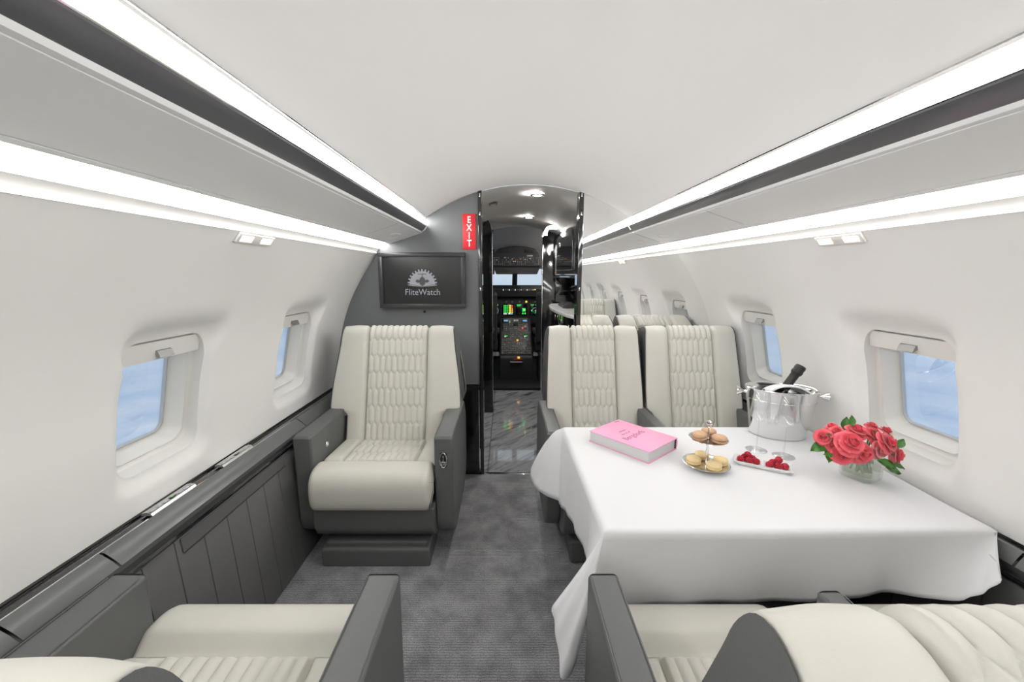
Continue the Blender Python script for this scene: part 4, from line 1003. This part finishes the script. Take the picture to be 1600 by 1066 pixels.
for k in range(5):
    for c in range(3): its.append((-.34 + c * .13, .34 - k * .15, .09, .10, EG))
    its.append((.16, .34 - k * .15, .22, .10, EY)); its.append((.36, .34 - k * .15, .10, .08, ER if k < 2 else EY))
its += [(-.25, -.38, .3, .08, EW), (.1, -.36, .16, .12, EW), (.3, -.38, .18, .1, EB)]
display(-.095, .0, .160, .155, its)
display(.085, .0, .155, .155, [(-.22, .40, .4, .06, EG), (-.25, .32, .3, .04, EG), (.2, .05, .3, .12, EG), (.2, -.12, .3, .10, EG), (.25, -.02, .2, .06, EW), (.12, -.34, .12, .14, EG), (.32, -.34, .12, .14, EG)])
display(.265, .0, .145, .155, [(-.25, .40, .3, .05, EG), (.1, .40, .15, .05, EG), (-.3, -.08, .1, .12, EG), (.1, -.15, .06, .25, EW)]); arcsym(.275, -.02, .045, -.4, 3.4, EW); arcsym(.275, -.03, .022, 0, 6.2, EG)
# pedestal
t = thing('centre_pedestal', 'grey cockpit centre pedestal crowded with knobs and small screens', 'pedestal', (0, 4.90, 0))
poly_ext('pedestal_body', [(-.0, 0), (-.02, .26), (.0, .31), (.30, .545), (.52, .70), (.58, .70), (.58, 0)], 'x', -.20, .20, COCK, t, bev=.006)
PA = math.atan2(.235, .30)
P = Vector((0, .0, .315)); dirv = Vector((0, math.cos(PA), math.sin(PA))); nrm = Vector((0, -math.sin(PA), math.cos(PA)))
box('console_face', tuple(P + dirv * .19 + nrm * .006), (.37, .38, .012), PANELG, t, bev=.002, rot=(PA, 0, 0))
P2_ = Vector((0, .30, .55)); PB = math.atan2(.155, .22); dir2 = Vector((0, math.cos(PB), math.sin(PB))); n2 = Vector((0, -math.sin(PB), math.cos(PB)))
box('throttle_face', tuple(P2_ + dir2 * .135 + n2 * .006), (.33, .27, .012), PANELG, t, bev=.002, rot=(PB, 0, 0))
bm = bmesh.new(); random.seed(5)
for r in range(11):
    for c in range(14):
        if random.random() < .66:
            q = P + dirv * (.02 + r * .034) + nrm * .014 + Vector((-.165 + c * .0255, 0, 0))
            if r > 7 and (c in (2, 3, 10, 11)): continue
            box_bm(bm, tuple(q), (random.choice((.010, .014)), .012, random.choice((.006, .016))), 0, rot=(PA, 0, 0))
for r in range(7):
    for c in range(12):
        if random.random() < .45:
            q = P2_ + dir2 * (.02 + r * .034) + n2 * .014 + Vector((-.145 + c * .0255, 0, 0)); box_bm(bm, tuple(q), (.012, .012, .014), 0, rot=(PB, 0, 0))
tag(link('knobs', from_bm('knobs', bm, False), KNOB, t), kind='stuff')
def pbox(nm, base, d_, n_, an, x, a, h, sx_, sy_, sz_, m_): return box(nm, tuple(base + d_ * a + n_ * h + Vector((x, 0, 0))), (sx_, sy_, sz_), m_, t, bev=.001, rot=(an, 0, 0))
for x in (-.125, .125):
    pbox('radio_screen', P, dirv, nrm, PA, x, .30, .016, .062, .045, .006, PANELD); pbox('radio_digits', P, dirv, nrm, PA, x, .30, .020, .045, .012, .002, EG); pbox('radio_digits', P, dirv, nrm, PA, x - .01, .285, .020, .02, .010, .002, EW)
    pbox('management_screen', P2_, dir2, n2, PB, x, .20, .016, .075, .055, .006, PANELD); pbox('screen_text', P2_, dir2, n2, PB, x, .205, .020, .055, .03, .002, EB)
pbox('warning_lamp', P, dirv, nrm, PA, .02, .225, .018, .022, .022, .008, EO)
for x in (-.012, .022): pbox('throttle_lever', P2_, dir2, n2, PB, x, .12, .03, .012, .03, .06, BLACKM); pbox('lever_knob', P2_, dir2, n2, PB, x, .15, .065, .026, .02, .02, WHITE)
pbox('flap_lever', P2_, dir2, n2, PB, -.075, .14, .035, .010, .05, .05, WHITE); pbox('fuel_lever', P2_, dir2, n2, PB, .125, .07, .025, .035, .04, .03, KNOB); pbox('red_cap', P2_, dir2, n2, PB, .09, .06, .02, .02, .02, .02, ER)
box('red_handle', (.02, -.035, .262), (.11, .012, .014), mat('handle_red', (.55, .02, .02), .4), t, bev=.003)
box('lit_red_cap', (.03, -.03, .285), (.030, .015, .022), EO, t, bev=.002)
box('fold_step', (0, -.045, .235), (.15, .05, .012), SILVER, t, bev=.003)
for s, nm in ((-1, 'left'), (1, 'right')):
    t = thing('pilot_seat', 'dark pilot seat on the %s side of the pedestal' % nm, 'seat', (s * .43, 4.95, 0))
    box('seat_cushion', (0, .12, .42), (.40, .42, .12), COCK, t, bev=.03, seg=3)
    box('backrest', (0, -.14, .78), (.40, .12, .62), COCK, t, bev=.04, seg=3, rot=(.12, 0, 0))
    box('headrest', (0, -.20, 1.13), (.24, .09, .13), COCK, t, bev=.03, seg=3)
    box('armrest', (-s * .20, .04, .60), (.05, .30, .05), COCK, t, bev=.015, seg=3)
    box('seat_base', (0, .02, .18), (.32, .34, .36), COCK, t, bev=.01)
    lathe('rail_fitting', [(.0001, .04), (.03, .04), (.035, 0)], KNOB, t, 16, loc=(-s * .19, -.02, .30))
